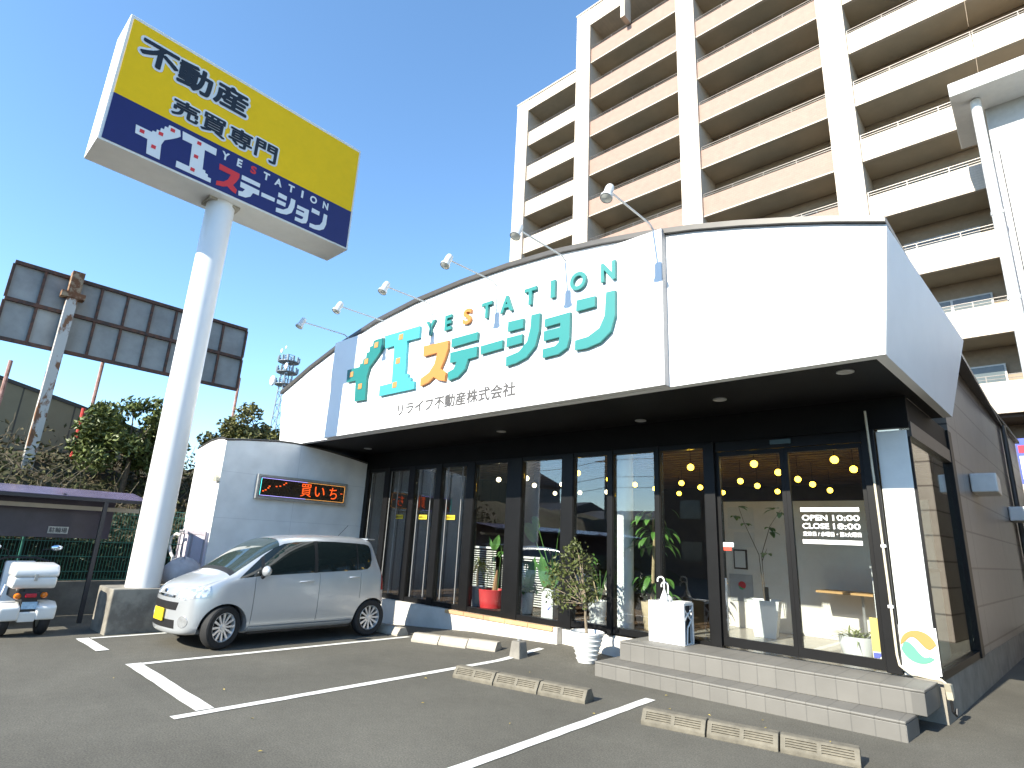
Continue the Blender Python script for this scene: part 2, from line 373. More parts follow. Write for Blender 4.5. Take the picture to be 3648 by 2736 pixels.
# right corner: white pillar in front of the glass corner
P = MB().box(-1.40, -1.085, 8.0, 8.28, .42, 3.10).build('pillar', mat('pillar white', (.74, .76, .74), .35, var=.04), B, bevel=.01)
MB().box(-1.405, -1.06, 7.985, 7.998, .46, .93).build('logo_panel', WHITE2, P)
def swirl(flip):
    pts = []
    R0 = .165; cx, cz = -1.235, .725
    n = 18
    if not flip:  # orange upper crescent
        outer = [(cx+R0*math.cos(a), cz+R0*math.sin(a)) for a in [R_(-8+i*188/n) for i in range(n+1)]]
        inner = [(cx+.02+.15*t, cz+.04-.055*math.sin(t*3.4)) for t in [(-1+2*i/n) for i in range(n+1)]]
    else:
        outer = [(cx+R0*math.cos(a), cz+R0*math.sin(a)) for a in [R_(192+i*130/n) for i in range(n+1)]]
        inner = [(cx+.13*t, cz-.03-.07*math.sin(t*2.6+.5)) for t in [(1-2*i/n) for i in range(n+1)]]
        inner = inner[3:]
    return outer+inner if flip else outer+inner[1:-1]
MB().prism(swirl(False), 'Y', 7.976, 7.984).build('emblem', mat('emblem orange', (.50, .22, .06), .5, var=0), P)
MB().prism(swirl(True), 'Y', 7.976, 7.984).build('emblem', mat('emblem green', (.10, .34, .22), .5, var=0), P)
MB().box(-1.38, -1.06, 8.02, 8.10, 3.10, 3.118).build('light_strip', mat('strip light', (.75, .9, .9), .4, emit=.25, var=0), P)
# side glazing
def sprism(y0, y1, z0, z1, t0=0, t1=.08): return MB().prism([(fx(y0)-t0, y0), (fx(y1)-t0, y1), (fx(y1)-t1, y1), (fx(y0)-t1, y0)], 'Z', z0, z1)
sprism(10.42, 10.655, .417, 3.5, -.03, .2).build('corner_post', BLACK, B, bevel=.006)
sprism(8.02, 10.418, 3.02, 3.2, -.02, .1).build('side_rail', mat('side rail', (.06, .055, .05), .4), B)
sprism(8.02, 10.418, .417, .50, -.01, .1).build('side_rail', BLACK, B)
w = sprism(8.015, 8.05, .5, 3.02, 0, .03).build('window', BLACK, B)
sprism(8.06, 10.40, .502, 3.018, .03, .038).build('pane', glass('side glass', (.80, .88, .84), 1.0, 1.55), w)
sprism(8.0, 10.66, 3.202, 3.5, 0, .1).build('side_header', BLACKW, B)
# arched fascia
arc = [(-13.33, 4.795), (-12.1, 5.215), (-10.92, 5.535), (-9.6, 5.79), (-8.34, 5.914), (-7.05, 5.945), (-5.945, 5.92), (-4.985, 5.851), (-4.147, 5.735), (-3.414, 5.605), (-2.768, 5.466), (-2.198, 5.312), (-1.69, 5.158), (-1.237, 5.009), (-.772, 4.839)]
YF = 6.2
MB().prism([(-13.07, 3.5)]+arc+[(-.92, 3.5)], 'Y', YF, YF+.12).build('fascia', WHITE, B)
def xo(y, x): return x+.05*(y-YF)
# flank fascia, slanting outwards with height
MB().add([(-.92, YF+.121, 3.5), (xo(9.5, -.92), 9.5, 3.5), (xo(10.5, -.772), 10.5, 4.84), (-.772, YF+.121, 4.839),
          (-1.02, YF+.121, 3.5), (xo(9.5, -1.02), 9.5, 3.5), (xo(10.5, -.87), 10.5, 4.84), (-.87, YF+.121, 4.839)],
         [(0, 1, 2, 3), (4, 7, 6, 5), (0, 4, 5, 1), (1, 5, 6, 2), (2, 6, 7, 3), (3, 7, 4, 0)]).build('side_fascia', WHITE, B)
# soffit
MB().prism([(-13.0, YF+.123), (-1.022, YF+.123), (xo(9.5, -1.022), 9.5), (fx(9.5), 9.5), (fx(8.0), 7.955), (-12.06, 7.955), (-13.0, 7.955)], 'Z', 3.503, 3.56).build('soffit', BLACKW, B)
# barrel roof and its dark edge
rf = MB(); n = len(arc)
top = [(x, YF-.06, z+.075) for x, z in arc]; topb = [(x-.2*(x > -7)+.2*(x < -7), 21.3, z+.02) for x, z in arc]
bot = [(x, YF-.06, z+.005) for x, z in arc]; botb = [(x-.2*(x > -7)+.2*(x < -7), 21.3, z-.05) for x, z in arc]
topb[-1] = (-.43, 21.3, 4.93); botb[-1] = (-.43, 21.3, 4.86)
rf.add(top+topb+bot+botb, [(i, i+1, n+i+1, n+i) for i in range(n-1)]+[(2*n+i, 3*n+i, 3*n+i+1, 2*n+i+1) for i in range(n-1)] +
       [(i, 2*n+i, 2*n+i+1, i+1) for i in range(n-1)]+[(n-1, 3*n-1, 4*n-1, 2*n-1), (0, n, 3*n, 2*n)]+[(n+i, n+i+1, 3*n+i+1, 3*n+i) for i in range(n-1)])
rf.build('roof', mat('roof metal', (.075, .07, .065), .45, .3), B)
for x, y in ((-11.21, 7.38), (-6.99, 7.31), (-4.42, 7.7), (-2.905, 7.06), (-1.36, 6.6)):
    MB().lathe([(.001, 3.494), (.05, 3.494), (.07, 3.499), (.085, 3.49), (.085, 3.502)], (x, y, 0), 20).build('downlight', mat('downlight', (.5, .5, .48), .3, .3), B, smooth=True)
# interior shell
BROWN = mat('dark interior wall', (.045, .033, .026), .6, var=.3, scale=2)
MB().box(-12.0, -1.2, 8.1, 15.5, FLOOR-.1, FLOOR).build('interior_floor', brick_mat('floor boards', (.17, .11, .07), (.13, .085, .055), (.05, .035, .02), 1.2, .14, .004, rough=.25, axes='XY'), B)
MB().box(-4.4, -1.25, 8.1, 10.48, FLOOR+.002, FLOOR+.012).build('entrance_floor', mat('entrance tile', (.42, .38, .32), .25, var=.15, scale=3), B)
MB().box(-12.0, -.9, 15.5, 15.6, 0, 3.4).build('interior_wall', BROWN, B)
MB().box(-12.06, -11.96, 8.11, 15.5, 0, 3.4).build('interior_wall', BROWN, B)
MB().box(-1.15, -1.05, 10.7, 15.5, 0, 3.4).build('interior_wall', BROWN, B)
cl = MB().box(-12.0, -1.12, 8.11, 15.5, 3.42, 3.48)
for i in range(26): cl.box(-11.9, -1.2, 8.25+i*.28, 8.37+i*.28, 3.30, 3.40)
cl.build('ceiling', mat('ceiling wood', (.19, .125, .08), .6, var=.4, scale=3, stretch=(.4, 6, 1)), B)
MB().box(-4.35, -1.28, 10.5, 10.6, FLOOR+.013, 2.5).build('partition', mat('beige wall', (.70, .66, .60), .8, var=.05), B)
MB().tube([(-5.26, 8.55, FLOOR), (-5.26, 8.55, 3.3)], .17, 24).build('round_column', WHITE2, B, smooth=True)

# blinds behind the left panes
def blind(x0, x1, y, z0, z1, lab):
    t = thing('window_blind', lab, 'blind', ((x0+x1)/2, y, z1), 'slatted blinds behind the left panes')
    m = MB(); k = int((z1-z0)/.045)
    for i in range(k):
        z = z0+i*.045; m.add([(x0, y-.012, z), (x1, y-.012, z), (x1, y+.012, z+.02), (x0, y+.012, z+.02)], [(0, 1, 2, 3)])
    m.build('slats', mat('blind slat', (.7, .69, .65), .5, var=0), t)
    MB().box(x0, x1, y-.02, y+.02, z1, z1+.04).build('head_rail', WHITE2, t)
blind(-9.9, -8.85, 9.3, .4, 1.45, 'white slatted blind behind the pane just right of the silver car')
blind(-8.75, -7.6, 9.4, .4, 1.3, 'white slatted blind behind the red and grey plant pots')

# ------------------------------------------------------------------ entrance steps
S = thing('entrance_steps', 'two-tier grey tiled entrance steps in front of the glass doors', 'steps', (-2.9, 7.3, 0))
TILE = brick_mat('step tile', (.165, .156, .140), (.150, .142, .128), (.115, .11, .10), .20, .60, .005, rough=.6, offset=0, axes='XY', bump=.4)
END = mat('step end', (.26, .24, .21), .8, var=.2, scale=8, bump=.2)
def slab(name, x0, x1, yl, yr, yb, z0, z1):
    poly = [(x0, yl), (x1, yr), (x1+.03, yb), (x0, yb)]
    MB().prism(poly, 'Z', z0, z1-.03).build(name, TILE, S, bevel=.006)
    lip = [(x0-.003, yl-.003), (x1+.003, yr-.003), (x1+.033, yb), (x0-.003, yb)]
    MB().prism(lip, 'Z', z1-.029, z1).build('nosing', TILE, S, bevel=.014)
slab('lower_step', -4.61, -1.25, 6.80, 6.92, 7.38, -.05, .178)
slab('upper_step', -4.46, -1.13, 7.16, 7.30, 7.94, .179, .41)
MB().box(-1.262, -1.247, 6.925, 7.40, -.04, .14).build('step_end', END, S)

# ------------------------------------------------------------------ shop sign on the fascia
LOGO = {'i': [(-9.3, 5.328), (-9.08, 5.32), (-9.036, 5.135), (-9.129, 5.036), (-9.281, 4.907), (-9.437, 4.788), (-9.497, 4.597), (-9.458, 4.124), (-9.827, 4.135), (-9.875, 4.575), (-10.206, 4.588), (-10.231, 4.85), (-9.80, 4.846), (-9.79, 4.905), (-9.693, 4.907), (-9.69, 5.0), (-9.60, 5.003), (-9.595, 5.108), (-9.511, 5.108), (-9.502, 5.219), (-9.411, 5.22), (-9.4, 5.318)],
 'e': [(-9.009, 5.341), (-7.956, 5.313), (-7.944, 5.084), (-8.296, 5.094), (-8.254, 4.441), (-8.167, 4.44), (-8.16, 4.36), (-8.075, 4.355), (-8.07, 4.275), (-7.965, 4.27), (-7.954, 4.131), (-9.006, 4.135), (-9.013, 4.334), (-8.641, 4.335), (-8.682, 5.08), (-8.969, 5.078)],
 's': [(-7.792, 4.89), (-7.128, 4.863), (-7.121, 4.727), (-7.191, 4.542), (-7.277, 4.389), (-7.13, 4.292), (-7.144, 4.145), (-7.313, 4.19), (-7.442, 4.267), (-7.578, 4.189), (-7.789, 4.149), (-7.794, 4.289), (-7.577, 4.365), (-7.453, 4.499), (-7.398, 4.696), (-7.776, 4.694)],
 'te1': [(-7.048, 4.872), (-6.417, 4.865), (-6.417, 4.727), (-7.043, 4.72)], 'te2': [(-7.057, 4.628), (-6.407, 4.618), (-6.408, 4.443), (-6.605, 4.437), (-6.665, 4.277), (-6.823, 4.169), (-7.055, 4.141), (-7.076, 4.29), (-6.944, 4.324), (-6.878, 4.439), (-7.045, 4.447)],
 'bar': [(-6.325, 4.602), (-5.847, 4.61), (-5.849, 4.474), (-6.321, 4.46)], 'si1': [(-5.749, 4.883), (-5.435, 4.869), (-5.437, 4.717), (-5.75, 4.722)], 'si2': [(-5.758, 4.621), (-5.442, 4.621), (-5.445, 4.48), (-5.763, 4.475)],
 'si3': [(-5.28, 4.885), (-5.112, 4.879), (-5.117, 4.613), (-5.184, 4.378), (-5.348, 4.235), (-5.545, 4.182), (-5.75, 4.166), (-5.756, 4.312), (-5.501, 4.35), (-5.343, 4.479), (-5.291, 4.679)],
 'yo': [(-5.016, 4.758), (-4.557, 4.759), (-4.563, 4.374), (-4.602, 4.243), (-4.749, 4.174), (-5.038, 4.168), (-5.037, 4.3), (-4.811, 4.305), (-4.749, 4.351), (-4.738, 4.424), (-5.029, 4.424), (-5.025, 4.571), (-4.73, 4.57), (-4.726, 4.636), (-5.018, 4.633)],
 'n1': [(-4.452, 4.908), (-4.139, 4.894), (-4.144, 4.743), (-4.458, 4.743)], 'n2': [(-3.965, 4.9), (-3.822, 4.893), (-3.826, 4.532), (-3.891, 4.327), (-4.056, 4.207), (-4.275, 4.167), (-4.467, 4.175), (-4.464, 4.315), (-4.249, 4.327), (-4.069, 4.411), (-3.986, 4.57)]}
SQ = {'i': [(-9.278, 5.208), (-9.566, 4.921), (-10.048, 4.729), (-9.682, 4.425)], 'e': [(-8.49, 5.211), (-8.508, 4.744), (-8.535, 4.285)]}
GLY = [('i',), ('e',), ('s',), ('te1', 'te2'), ('bar',), ('si1', 'si2', 'si3'), ('yo',), ('n1', 'n2')]
TEAL = mat('teal letter', (.022, .20, .19), .4, var=0); CYAN = mat('cyan letter', (.055, .36, .42), .4, var=0)
DTEAL = mat('deep teal letter', (.012, .16, .145), .4, var=0); ORNG = mat('orange letter', (.52, .20, .04), .4, var=0)
G = thing('shop_sign', 'white fascia sign with big teal and orange raised lettering', 'sign', (-7.3, 6.12, 3.5))
MB().box(-10.95, -3.17, 6.09, 6.198, 3.505, 5.60).build('panel', mat('sign white', (.80, .80, .80), .35, var=.015), G, bevel=.006)
ys_ = 6.085
MB().box(-3.169, -3.160, 6.088, 6.197, 3.505, 5.60).build('shaded_edge', mat('edge shade grey', (.30, .30, .31), .5), G)  # grey in the colour stands in for shade on the sign's end
for gl in GLY:
    m = MB()
    for k in gl: m.prism(LOGO[k], 'Y', ys_-.05, ys_-.004)
    o = m.build('letter', {'i': DTEAL, 'e': CYAN, 's': ORNG}.get(gl[0], TEAL), G)
    for (x, z) in SQ.get(gl[0], []):
        MB().box(x-.062, x+.062, ys_-.058, ys_-.051, z-.055, z+.055).build('square_dot', mat('orange dot', (.52, .22, .06), .4, var=0), o, bevel=.003)
for ch, x, w in [('Y', -7.657, .25), ('E', -7.187, .17), ('S', -6.71, .20), ('T', -6.25, .23), ('A', -5.81, .27), ('T', -5.325, .24), ('I', -4.89, .085), ('O', -4.44, .28), ('N', -3.94, .23)]:
    m = MB(); text_on(m, ch, x-w/2, x+w/2, 5.068, 5.345, 'Y', ys_-.045, 1, .035, .04)
    m.build('letter', ORNG if ch == 'S' else TEAL, G)
m = MB(); stamped(m, 'リライフ不動産株式会社', -8.44, -5.575, 3.695, 3.925, 'Y', ys_+.001, -1, .0065, 6); m.build('lettering', mat('grey ink', (.075, .07, .07), .6, var=0), G)

# floodlights on brackets above the sign
FL = mat('lamp housing', (.62, .63, .62), .4, .1)
def floodlight(x, label):
    t = thing('floodlight', label, 'floodlight', (x, 6.1, 5.6), 'bracket floodlights above the shop sign')
    MB().tube([(x, 6.14, 5.56), (x, 6.12, 5.63), (x, 6.02, 5.68), (x, 5.10, 5.66)], .013, 8).build('arm', mat('arm grey', (.55, .55, .54), .4), t, smooth=True)
    h = MB().lathe([(.001, .10), (.045, .10), (.055, .06), (.055, -.05), (.075, -.09), (.075, -.12)], (0, 0, 0), 16)
    rot = Matrix.Rotation(R_(-24), 4, 'X'); h.v = [tuple(rot @ Vector(p)+Vector((x, 5.05, 5.64))) for p in h.v]
    ho = h.build('lamp_head', FL, t, smooth=True)
    l = MB().lathe([(.001, -.135), (.05, -.128), (.072, -.115)], (0, 0, 0), 16); l.v = [tuple(rot @ Vector(p)+Vector((x, 5.05, 5.64))) for p in l.v]
    l.build('lens', mat('lamp lens', (.5, .5, .46), .15), ho, smooth=True)
    return t
FX = [-10.5, -9.14, -7.71, -6.13, -4.72, -3.29]
fl0 = floodlight(FX[0], 'bracket floodlight above the sign, first from the left')
for i, x in enumerate(FX[1:], 1):
    c = copy_tree(fl0, (x, 6.1, 5.6)); c['label'] = 'bracket floodlight above the sign, %s from the left' % ORD[i] if i < 5 else 'bracket floodlight against the apartments, last on the right of the sign row'

# ------------------------------------------------------------------ white annex with the LED display
A = thing('annex_block', 'low white wing with a curved top, standing between the car and the showroom front', 'annex', (-12.7, 6.2, 0))
tc = [(4.6, 3.31), (4.9, 3.36), (5.3, 3.405), (5.67, 3.447), (6.0, 3.46), (6.27, 3.453), (6.6, 3.435), (6.91, 3.405), (7.4, 3.345), (7.94, 3.266)]
xl = [(-13.45, 3.235), (-13.1, 3.30), (-12.8, 3.35), (-12.45, 3.37), (-12.2, 3.36), (-12.0, 3.31)]
m = MB()
# side curves in Y, front curves in X: ruled top
nX = len(xl); nY = len(tc)
def tz(i, j): return xl[i][1]+(tc[j][1]-3.31)
top = [(xl[i][0], tc[j][0], tz(i, j)) for j in range(nY) for i in range(nX)]
bot = [(xl[i][0], tc[j][0], -.3) for j in range(nY) for i in range(nX)]; N = nX*nY
fs = [(j*nX+i, j*nX+i+1, (j+1)*nX+i+1, (j+1)*nX+i) for j in range(nY-1) for i in range(nX-1)]
fs += [(i, i+1, N+i+1, N+i) for i in range(nX-1)]+[(j*nX+nX-1, (j+1)*nX+nX-1, N+(j+1)*nX+nX-1, N+j*nX+nX-1) for j in range(nY-1)]
fs += [(j*nX, (j+1)*nX, N+(j+1)*nX, N+j*nX) for j in range(nY-1)]+[((nY-1)*nX+i, (nY-1)*nX+i+1, N+(nY-1)*nX+i+1, N+(nY-1)*nX+i) for i in range(nX-1)]
m.add(top+bot, fs)
m.build('wall', brick_mat('annex siding', (.84, .84, .83), (.83, .83, .82), (.66, .66, .66), 30, .9, .004, rough=.5, offset=0, axes='YZ', bump=.15), A)
cp = MB()
cp.tube([(x, 4.6, z+.012) for x, z in xl], .022, 6); cp.tube([(-12.0, y, z+.012) for y, z in tc], .022, 6)
cp.build('coping', DARK, A)
MB().prism([(-12.16, 2.49), (-11.98, 2.49), (-12.0, 2.56), (-12.06, 2.62), (-12.12, 2.6)], 'Y', 4.52, 4.6).build('vent_cap', mat('vent cap', (.55, .5, .38), .4, .3), A, bevel=.01)
pn = MB().box(-13.38, -12.06, 4.555, 4.598, -.1, 1.50)
pn.build('service_panel', mat('lavender panel', (.62, .56, .64), .5, var=.05), A)
fr = MB()
for x in (-13.40, -12.72, -12.07): fr.box(x-.035, x+.035, 4.535, 4.554, -.1, 1.53)
for z in (1.50, .85): fr.box(-13.36, -12.10, 4.537, 4.552, z-.045, z+.03)
fr.build('panel_frame', mat('panel frame', (.36, .33, .37), .5), A)
# LED
LD = thing('led_display', 'long LED message display in a steel frame on the white annex wall', 'display', (-11.98, 6.36, 2.47))
MB().box(-11.998, -11.90, 5.31, 7.41, 2.22, 2.72).build('housing', STEEL, LD, bevel=.01)
MB().box(-11.899, -11.893, 5.365, 7.355, 2.275, 2.665).build('screen', mat('screen dark', (.022, .012, .008), .25, var=.2), LD)
e = MB().box(-11.891, -11.886, 5.385, 6.4, 2.643, 2.650).box(-11.891, -11.886, 5.385, 6.4, 2.290, 2.297); e.build('border_light', mat('led violet', (.42, .36, .9), .5, emit=.7, var=0), LD)
e = MB().box(-11.891, -11.886, 6.402, 7.335, 2.643, 2.650).box(-11.891, -11.886, 6.402, 7.335, 2.290, 2.297).box(-11.891, -11.886, 7.332, 7.339, 2.299, 2.641); e.build('border_light', mat('led amber', (.8, .36, .1), .5, emit=.5, var=0), LD)
MB().box(-11.891, -11.886, 5.380, 5.388, 2.299, 2.641).build('border_light', mat('led cyan', (.1, .75, .75), .5, emit=.6, var=0), LD)
LEDM = mat('led orange', (.9, .10, .012), .5, emit=.45, var=0)
for ch, a, b, z0, z1 in (('買', 6.27, 6.52, 2.345, 2.615), ('い', 6.60, 6.84, 2.37, 2.58), ('ち', 6.96, 7.15, 2.345, 2.595), ('-', 7.24, 7.29, 2.475, 2.49)):
    e = MB(); text_on(e, ch, a, b, z0, z1, 'X', -11.892, 1, 0, .006); e.build('led_character', LEDM, LD)
for y, z in ((5.43, 2.37), (5.48, 2.395), (5.53, 2.44), (5.55, 2.475), (5.70, 2.485), (5.78, 2.50), (5.86, 2.54), (5.90, 2.575)): MB().box(-11.892, -11.886, y, y+.035, z, z+.022).build('led_dot', LEDM, LD)

# ------------------------------------------------------------------ tall pole sign
PS = thing('pole_sign', 'tall white pole carrying a big yellow and navy signboard box', 'sign', (-10.86, 3.28, 0))
POLEM = mat('pole white', (.76, .76, .76), .35, var=.05, scale=2, stretch=(1, 1, .3))
pts = [(-10.86, 3.28, z) for z in (.64, 7.56)]
MB().tube(pts, .243, 40).build('pole', POLEM, PS, smooth=True)
MB().box(-11.06, -10.66, 3.0, 3.56, 7.50, 7.548).build('collar', mat('collar stain', (.36, .33, .27), .7, var=.3, scale=8), PS)
BXM = mat('sign box white', (.74, .73, .69), .45, var=.05, scale=3)
bx = MB().box(-11.28, -10.44, 1.17, 5.79, 7.55, 10.06).build('box', BXM, PS, bevel=.012)
MB().box(-10.439, -10.431, 1.222, 5.745, 8.466, 9.99).build('face_panel', mat('sign yellow', (.92, .56, .006), .5, var=.03, spec=.2), bx)
MB().box(-10.439, -10.431, 1.222, 5.745, 7.59, 8.464).build('face_panel', mat('sign navy', (.012, .012, .11), .35, var=.05), bx)
xf = -10.429
INK = mat('ink black', (.012, .013, .018), .4, var=0); PW = mat('print white', (.74, .74, .73), .4, var=0); PR = mat('print red', (.70, .03, .03), .4, var=0)
def outlined(chars):
    w, k = MB(), MB()
    for ch, y0, y1, z0, z1 in chars:
        q = .044 if y1-y0 > .5 else .036; r = .019 if y1-y0 > .5 else .012
        stamped(w, ch, y0-q, y1+q, z0-q, z1+q, 'X', xf, 1, r+q, 16)
        stamped(k, ch, y0, y1, z0, z1, 'X', xf+.008, 1, r, 12)
    return w, k
rows = [('不', 1.405, 2.02, 9.29, 9.75), ('動', 2.01, 2.60, 9.25, 9.77), ('産', 2.64, 3.27, 9.27, 9.78), ('売', 2.05, 2.50, 8.61, 8.96), ('買', 2.54, 2.98, 8.60, 8.99), ('専', 3.03, 3.48, 8.61, 9.0), ('門', 3.53, 3.97, 8.62, 9.02)]
w, k = outlined(rows); w.build('lettering_outline', PW, bx); k.build('lettering', INK, bx)
def aff(p): return (.5601*p[0]-.0118*p[1]+7.4061, .0*p[0]+.60*(p[1]-4.73)+8.01)
for gl in GLY:
    m = MB()
    for kk in gl: m.prism([aff(p) for p in LOGO[kk]], 'X', xf, xf+.004)
    o = m.build('letter', PR if gl[0] == 's' else PW, bx)
    for p in SQ.get(gl[0], []):
        y, z = aff(p); MB().box(xf+.005, xf+.008, y-.035, y+.035, z-.033, z+.033).build('square_dot', PR, o)
for ch, x, w in [('Y', -7.657, .25), ('E', -7.187, .17), ('S', -6.71, .20), ('T', -6.25, .23), ('A', -5.81, .27), ('T', -5.325, .24), ('I', -4.89, .085), ('O', -4.44, .28), ('N', -3.94, .23)]:
    a = aff((x-w/2, 5.09)); b = aff((x+w/2, 5.36)); m = MB()
    text_on(m, ch, a[0], b[0], a[1]-.0, b[1]+.0, 'X', xf, 1, .035, .004); m.build('letter', PR if ch == 'S' else PW, bx)
FB = thing('concrete_footing', 'weathered concrete footing block under the tall sign pole', 'footing', (-10.9, 3.4, 0))
MB().box(-11.30, -10.52, 2.80, 4.3, -.1, .64).build('block', mat('footing concrete', (.27, .25, .21), .9, col2=(.15, .135, .115), scale=2.5, bump=.4, bscale=30), FB, bevel=.015)

# ------------------------------------------------------------------ apartment block
AP = thing('apartment_building', 'tall cream and pink-beige apartment block with rows of balconies behind the showroom', 'apartment', (-11, 25.7, 0))
CREAM = brick_mat('cream tile', (.56, .48, .395), (.54, .465, .385), (.44, .39, .31), .22, .11, .008, rough=.6, axes='XZ', bump=.1)
PINK = brick_mat('pink beige tile', (.31, .195, .15), (.29, .183, .141), (.25, .165, .125), .22, .11, .008, rough=.65, axes='XZ', bump=.1)
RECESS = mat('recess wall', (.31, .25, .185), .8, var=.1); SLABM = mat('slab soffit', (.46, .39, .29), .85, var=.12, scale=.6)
YA = 25.7
RAILM = mat('rail metal', (.10, .092, .088), .4, .5)
fin = mat('balcony window', (.10, .12, .12), .12, var=.1)
def bay(x0, x1, floors, top, m, trim, win=True):
    for z in floors:
        p = MB().box(x0, x1, YA, YA+.14, z+.07, z+1.13).build('balcony_parapet', m, AP)
        MB().box(x0, x1, YA-.02, YA+.16, z, z+.068).build('edge_band', trim, p)
        r = MB().box(x0, x1, YA+.05, YA+.075, z+1.36, z+1.385).box(x0, x1, YA+.05, YA+.075, z+1.24, z+1.258)
        k = max(2, int((x1-x0)/1.25))
        for i in range(k+1):
            x = x0+.03+(x1-x0-.06)*i/k; r.box(x-.014, x+.014, YA+.048, YA+.08, z+1.13, z+1.384)
        r.build('railing', RAILM, p)
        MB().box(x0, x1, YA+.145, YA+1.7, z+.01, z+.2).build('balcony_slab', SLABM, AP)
        if win:
            c = (x0+x1)/2; w_ = (x1-x0)*.30
            f = MB().box(c-w_, c+w_, YA+1.62, YA+1.69, z+.25, z+2.2).build('balcony_window', mat('window frame', (.42, .42, .40), .4, .3), AP)
            MB().box(c-w_+.06, c-.04, YA+1.60, YA+1.618, z+.31, z+2.14).box(c+.04, c+w_-.06, YA+1.60, YA+1.618, z+.31, z+2.14).build('pane', fin, f)
F1 = [32.5-2.88*i for i in range(10)]
bay(-18.14, -12.03, F1, 35.58, PINK, CREAM)
bay(-10.93, -4.83, [24.0+2.88*3-2.88*i for i in range(11)], 36, PINK, CREAM)
bay(-3.74, .5, [24.0+2.88*3-2.88*i for i in range(11)], 36, CREAM, CREAM)
bay(.52, 9.0, [24.0+2.88*3-2.88*i for i in range(11)], 36, CREAM, CREAM, False)
bay(-23.45, -19.25, [28.65-2.82*i for i in range(9)], 31.57, CREAM, CREAM)
for a, b, zt in ((-24.5, -23.452, 32.45), (-19.248, -18.142, 36.96), (-12.028, -10.932, 38), (-4.828, -3.742, 38)):
    MB().box(a, b, YA-.16, YA+1.72, 0, zt).build('pier', CREAM, AP)
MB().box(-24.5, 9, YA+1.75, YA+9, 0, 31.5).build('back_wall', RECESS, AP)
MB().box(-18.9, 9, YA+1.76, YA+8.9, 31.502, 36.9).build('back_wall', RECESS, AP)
MB().box(-23.45, -19.25, YA-.14, YA+1.74, 31.57, 32.45).build('roof_band', CREAM, AP)
MB().box(-18.14, -12.03, YA-.14, YA+1.74, 35.58, 36.96).build('roof_band', CREAM, AP)
MB().box(-10.93, 9, YA-.14, YA+1.74, 36.8, 38).build('roof_band', CREAM, AP)
MB().box(-24.55, -19.25, YA-.2, YA+9, 32.452, 32.56).build('coping', mat('coping pale', (.5, .45, .37), .6), AP)
MB().box(-19.3, -12.03, YA-.2, YA+9, 36.962, 37.07).build('coping', MATS['coping pale'], AP)
MB().box(-15.42, -15.12, YA-.75, YA-.003, 33.75, 37.8).build('fin', CREAM, AP)
MB().box(-4.8, 9, YA+.2, YA+1.74, 6.60, 6.75).build('lobby_ceiling', mat('lobby brown', (.09, .06, .045), .7), AP)
# right hand stair tower next to the apartments
TW = thing('stair_tower', 'white tiled stair tower with projecting grey roof slab at the right edge', 'tower', (2.5, 22, 0))
MB().box(-.42, 6, 21.2, 24.6, 16.62, 17.13).build('roof_slab', mat('slab grey', (.55, .56, .55), .6, var=.05), TW, bevel=.03)
MB().box(.56, 6, 22.0, 24.5, 0, 14.9).build('wall', brick_mat('white tower tile', (.72, .71, .69), (.70, .69, .67), (.5, .5, .49), 1.8, .9, .012, offset=0), TW)
MB().box(.40, 6, 22.6, 24.4, 14.902, 16.618).build('upper_wall', mat('tower grey', (.40, .41, .41), .6), TW)
MB().box(.38, .54, 22.5, 24.5, 0, 14.9).build('return_wall', mat('tower return', (.5, .5, .52), .6), TW)
pp = MB().tube([(.2, 21.9, 16.6), (.2, 21.9, 0)], .145, 16).build('drain_pipe', mat('pipe white', (.66, .67, .66), .4), TW, smooth=True)
for z in (12.3, 9.4, 6.6): MB().tube([(.2, 21.9, z), (.2, 21.9, z+.12)], .165, 16).build('pipe_collar', MATS['pipe white'], pp, smooth=True)
LB = thing('reflection_block', 'unseen low brown tiled block added for its reflection in the side glass', 'building', (2.4, 19, 0))  # added out of view, so the side glass mirrors brown instead of white
MB().box(.45, 4.1, 16, 21.5, 0, 6.0).build('wall', brick_mat('reflection tile', (.22, .185, .155), (.20, .17, .145), (.08, .06, .05), 2.4, .55, .02, offset=0), LB); MB().box(.42, 4.1, 15.95, 21.5, 6.002, 6.1).build('coping', DARK, LB)
BN = thing('banner_flag', 'blue and red vertical shop banner on a pole behind the brown side wall', 'banner', (-.36, 24.9, 4.2))
MB().tube([(-.47, 24.9, 0), (-.47, 24.9, 5.75)], .02, 8).build('pole', STEEL, BN)
MB().box(-.45, .05, 24.89, 24.905, 4.2, 5.68).build('cloth', mat('banner cloth', (.07, .10, .42), .7), BN); MB().box(-.40, 0, 24.882, 24.888, 5.2, 5.45).build('band', mat('banner red', (.5, .03, .06), .7), BN); MB().box(-.40, 0, 24.882, 24.888, 4.35, 5.1).build('band', V, BN)

# ------------------------------------------------------------------ old billboard, wall and posts on the left
OB = thing('old_billboard', 'rusty framed back of an old grey roadside billboard on a peeling post', 'billboard', (-18, 4, 3))
MB().box(-18.1, -18.03, 1.17, 6.89, 5.75, 7.72).build('panel', mat('billboard sheet', (.29, .30, .295), .7, var=.25, scale=1.2), OB)
f = MB()
for z in (5.74, 6.74, 7.70): f.box(-18.029, -17.95, 1.15, 6.91, z-.045, z+.045)
for y in (1.15, 1.78, 2.40, 3.01, 3.62, 4.24, 4.86, 5.5, 6.2, 6.91):
    for a, b in ((5.786, 6.694), (6.786, 7.654)): f.box(-18.027, -17.97, y-.03, y+.03, a, b)
f.build('frame', mat('rusty frame', (.13, .065, .045), .85, col2=(.06, .045, .04), scale=9), OB)
PP = mat('peeling post', (.52, .51, .48), .6, col2=(.20, .09, .04), scale=3.2, thr=(.515, .57), stretch=(1, 1, .5))
